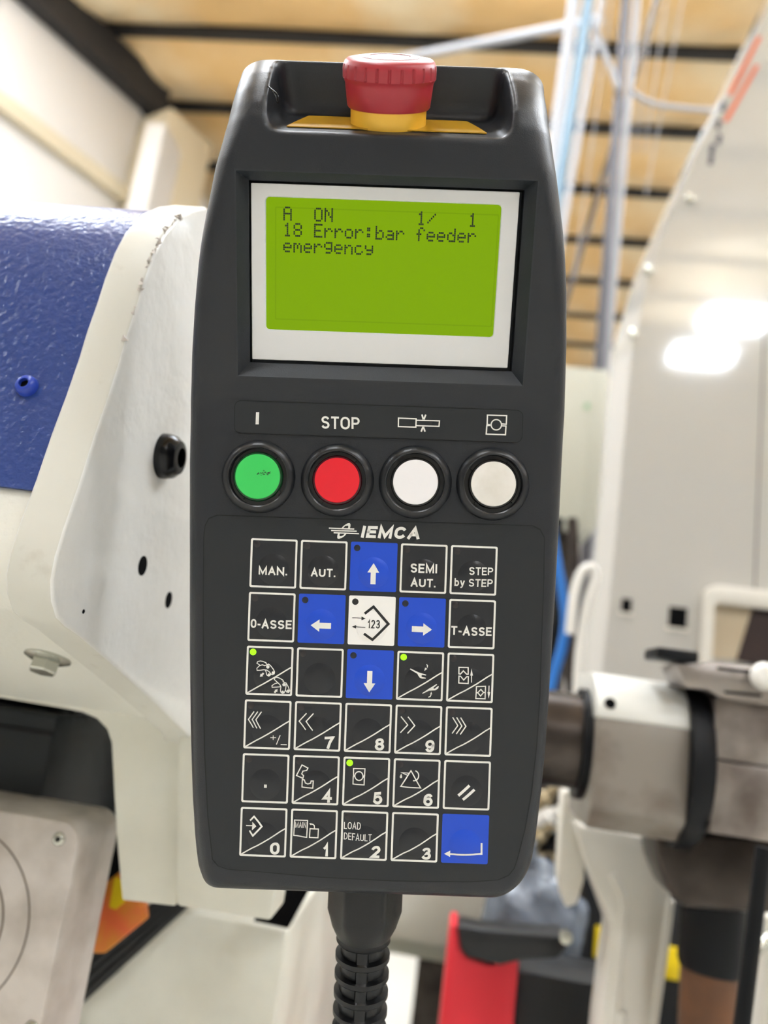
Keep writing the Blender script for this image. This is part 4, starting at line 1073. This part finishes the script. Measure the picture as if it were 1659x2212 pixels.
# dark post and beige panel at the far right edge
YU = .56
a = hit(1650, 1830, 1, YU); b = hit(1603, 2212, 1, YU); d = (b-a); ft = b + d*((b.z-.01)/-d.z)
t = thing('upright_post', 'dark blue-black slanted post beside the drain pipe', 'post', (ft.x, YU, 0))
MB().tube([a, ft], .0052, 12).build('post_tube', 'blackrub', t, smooth=60)
MB().lathe([(.03,-.01),(.03,-.002),(.012,.004)], ft, (0,0,1), 24).build('foot_plate', 'blackrub', t)
YX = .82
a = hit(1645, 1975, 1, YX); 
t = thing('side_box', 'beige box with steel pin beyond the dark post', 'box', (a.x+.06, YX, 0))
MB().box((a.x, YX, 0), (a.x+.2, YX+.12, a.z)).build('box_body', 'lathe2', t, bevel=.006)
c = hit(1640, 2050, 1, YX-.01); MB().tube([c+Vector((-.014,-.01,-.010)), c+Vector((.015,.012,.012))], .0045, 12).build('steel_pin', 'zinc', t, smooth=40)

# red tool trolley with black grip, grey film bag
YT_ = .86
def tp(px, py, yy=YT_): return hit(px, py, 1, yy)
tro = thing('tool_trolley', 'red tool trolley with black grip bar below the pendant', 'trolley', (tp(1040,2200).x, YT_, 0))
rp = [(972,1994),(990,1998),(996,2050),(1006,2066),(1060,2088),(1086,2068),(1122,2074),(1116,2240),(955,2240)]
pts = [tp(*p) for p in rp]
MB().prism(pts[:-2] + [Vector((pts[-2].x, YT_, .08)), Vector((pts[-1].x, YT_, .08))], (0,.05,0)).build('red_front', 'red', tro, bevel=.004)
MB().prism([tp(*p, YT_-.008) for p in ((986,1998),(1040,2008),(1225,2022),(1228,2050),(1205,2074),(1130,2076),(1080,2088),(1006,2070),(994,2050))], (0,.04,0)).build('grip_bar', 'blackplastic', tro, bevel=.005)
bb = tp(1105, 2085, YT_+.03)
MB().box((bb.x, YT_+.02, .08), (bb.x+.11, YT_+.1, bb.z)).build('trolley_body', 'blackplastic', tro, bevel=.006)
for dx_ in (-.06, .09):
    for dy_ in (.03, .09): MB().lathe([(.0395,-.012),(.0395,.012)], (bb.x+dx_, YT_+dy_, .04), (1,0,0), 24).build('wheel', 'rubber', tro, smooth=40)
c = tp(1222, 2024, YT_-.012); MB().lathe([(.006,-.004),(.006,.004),(0,.005)], c, (0,-1,0), 16).build('grip_screw', 'zinc', tro)
# crumpled film bag on the chip tray
bm = bmesh.new(); bmesh.ops.create_icosphere(bm, subdivisions=4, radius=1.0)
c = hit(1155, 1992, 1, 1.08); rnd = random.Random(9)
from mathutils import noise
for v in bm.verts:
    p = v.co.copy(); d = 1 + .22*noise.noise(p*2.1) + .12*noise.noise(p*5) + .06*noise.noise(p*11)
    q = Vector((p.x*.062*d, p.y*.05*d, p.z*.075*d)); v.co = c + q
mb = MB(); bm.verts.index_update(); mb.add([v.co.copy() for v in bm.verts], [tuple(v.index for v in f.verts) for f in bm.faces]); bm.free()
bag = thing('film_bag', 'crumpled grey plastic film bag behind the red trolley', 'bag', c - Vector((0,0,.08)))
mb.build('bag_film', 'bag', bag, smooth=50)
MB().lathe([(.006,0),(.012,.012),(.004,.03),(0,.034)], c+Vector((-.02,-.02,.07)), (.2,0,1), 14).build('gathered_neck', 'bag', bag, smooth=50)
zsh = c.z - .099
sh = thing('steel_stool', 'dark steel stool under the grey film bag', 'stool', (c.x, c.y, 0))
MB().box((c.x-.09, c.y-.05, zsh), (c.x+.09, c.y+.07, zsh+.02)).build('stool_top', 'blackplastic', sh, bevel=.003)
for sx_ in (-.08, .08):
    for sy_ in (-.04, .06): MB().tube([(c.x+sx_, c.y+sy_, 0), (c.x+sx_, c.y+sy_, zsh+.002)], .009, 10).build('leg', 'blackplastic', sh, smooth=40)
# yellow tags on the dark tray
for px, py in ((1302,2035),(1446,2078)):
    c = hit(px, py, 1, 1.198); o = MB().box((c.x-.012, 1.190, c.z-.020), (c.x+.012, 1.2005, c.z+.020)).build('yellow_tag', 'yellow', None, bevel=.002)
    tag(o, 'small yellow tag on the dark chip tray behind the stand', 'tag', 'yellow tags on the chip tray')

# hoses and fittings between pendant and lathe
def hose(px, r, m, label, name='hose', group=None, yy=.95, n=6, parent=None):
    pts = [hit(x, y, 1, yy if len(q) == 2 else q[2]) for q in px for x, y in [q[:2]]]
    o = MB().tube(smoothpath(pts, n), r, 12).build(name, m, parent, smooth=60)
    if parent is None: tag(o, label, 'hose', group)
    return o
hose([(1205,1120),(1196,1200),(1208,1300),(1190,1400),(1168,1480),(1150,1560)], .012, 'blackrub', 'thick black hose hanging beside the pale grey cabinet', yy=1.5)
hose([(1186,1120),(1206,1230),(1222,1330),(1214,1400),(1196,1460),(1180,1540)], .009, 'bluehose', 'blue air hose hanging under the pale grey cabinet', yy=1.42)
hose([(1236,1120),(1240,1200),(1238,1300),(1228,1400),(1234,1500),(1230,1600)], .010, 'darksteel', 'dark braided hose next to the blue air hose', yy=1.46)
hose([(1246,1560),(1252,1420),(1268,1310),(1285,1250),(1276,1225),(1255,1240),(1240,1290),(1232,1370)], .009, 'whitehose', 'looped pale hose in front of the lathe corner', yy=1.38)
t = thing('hose_fittings', 'brass and steel hose fittings below the steel tube', 'fittings', hit(1190, 1800, 1, 1.15))
for i, (px, py, r_, m) in enumerate(((1172,1728,.012,'brass'),(1180,1765,.014,'whitehose'),(1205,1790,.010,'zinc'),(1160,1810,.012,'brass'),(1205,1830,.012,'blackrub'),(1185,1860,.014,'brass'),(1160,1880,.013,'blackrub'))):
    c = hit(px, py, 1, 1.14); MB().lathe([(r_*.6,-.02),(r_,-.018),(r_,.008),(r_*.6,.012),(r_*.6,.03)], c, (.5,-.3,.6-.25*(i % 3)), 14).build('fitting', m, t, smooth=35)
for px in ([(1140,1720),(1190,1750),(1225,1800),(1232,1880),(1215,1960)], [(1130,1760),(1175,1800),(1200,1870),(1190,1960)], [(1140,1850),(1190,1830),(1225,1760),(1230,1700)]):
    hose(px, .010, 'blackrub', '', name='pipe', yy=1.15, parent=t)
MB().prism([hit(x, y, 1, 1.19) for x, y in ((1120,1690),(1250,1700),(1262,1960),(1120,1940))], (0,.008,0)).build('manifold_plate', 'darksteel', t)

# electrical cabinet, pipes and cables behind
YC = 2.45
a = hit(1150, 782, 1, YC); b = hit(1318, 800, 1, YC); c = hit(1290, 1142, 1, YC)
cab = thing('electrical_cabinet', 'pale grey electrical cabinet behind the pendant', 'cabinet', (a.x, YC, c.z))
MB().box((a.x-.2, YC, c.z), ((b.x+c.x)/2, YC+.3, (a.z+b.z)/2)).build('cabinet_body', 'cabinet', cab, bevel=.008)
MB().box((a.x-.19, YC-.008, c.z+.012), ((b.x+c.x)/2-.045, YC+.002, (a.z+b.z)/2-.012)).build('cabinet_door', 'cabinet', cab, bevel=.004)
q = hit(1268, 878, 1, YC-.008); MB().lathe([(.010,-.001),(.010,.006),(0,.006)], q, (0,-1,0), 18).build('green_lamp', mat('faded_green_lamp', (150, 185, 150), .4), cab)
MB().box((a.x-.15, YC+.1, 0), ((b.x+c.x)/2-.05, YC+.3, c.z)).build('cabinet_stand', 'darksteel', cab)
def pole(p0, p1, yy, r, m, label, name='pipe'):
    a = hit(*p0, 1, yy); b = hit(*p1, 1, yy); d = (a-b)
    top_ = a + d*((CEIL+.1-a.z)/d.z)
    x0 = b - d*((b.z-.9)/d.z) if b.z > .9 else b
    o = MB().tube([x0, b, a, top_], r, 16).build(name, m, None, smooth=60)
    return tag(o, label, 'pipe')
pole((1352,0), (1296,770), 3.0, .021, 'poledark', 'round galvanised pipe rising beside the lathe')
pole((1376,0), (1318,700), 3.06, .015, 'polewhite', 'slim pale pipe running against the galvanised pipe')
pole((1272,0), (1196,480), 2.9, .024, 'poleblue', 'pale blue pipe behind the top corner of the pendant')
pole((1290,60), (1205,560), 3.18, .014, 'polewhite', 'thin white pipe beside the pale blue pipe')
pole((1240,0), (1182,420), 3.3, .030, 'polewhite', 'wide pale grey pipe next to the pale blue pipe')
pole((1420,0), (1225,640), 3.7, .016, 'darksteel', 'dark pipe crossing behind the galvanised pipe at a slant')
for k, (p0, p1) in enumerate((((1412,0),(1372,330)),((1440,0),(1392,330)),((1475,0),(1395,420)),((1310,80),(1240,600)))):
    a = hit(*p0, 1, 3.4); b = hit(*p1, 1, 3.4); d = a-b
    o = MB().tube([b, a, a + d*((CEIL+.1-a.z)/d.z)], .0028, 6).build('hanging_cable', 'polewhite', None, smooth=60)
    tag(o, 'thin pale cable hanging from the ceiling behind the pipes', 'cable', 'thin hanging cables')
def wire(pts, yy, r, m, label):
    o = MB().tube(smoothpath([hit(x, y, 1, yy) for x, y in pts], 6), r, 10).build('cable', m, None, smooth=60); return tag(o, label, 'cable')
wire([(1270,-20),(1278,40),(1300,100),(1325,160),(1334,190)], 2.95, .012, 'polewhite', 'white cable curving into the galvanised pipe')
wire([(1362,195),(1385,212),(1420,226),(1480,234),(1560,240)], 2.97, .011, 'polewhite', 'white cable branching from the pipe towards the lathe')
a = P(860, 128, 6.6); b = P(1300, 42, 5.6)
o = MB().tube([a, b], .035, 14).build('brace', 'polewhite', None, smooth=60); tag(o, 'pale slanted brace pipe below the ceiling', 'pipe')
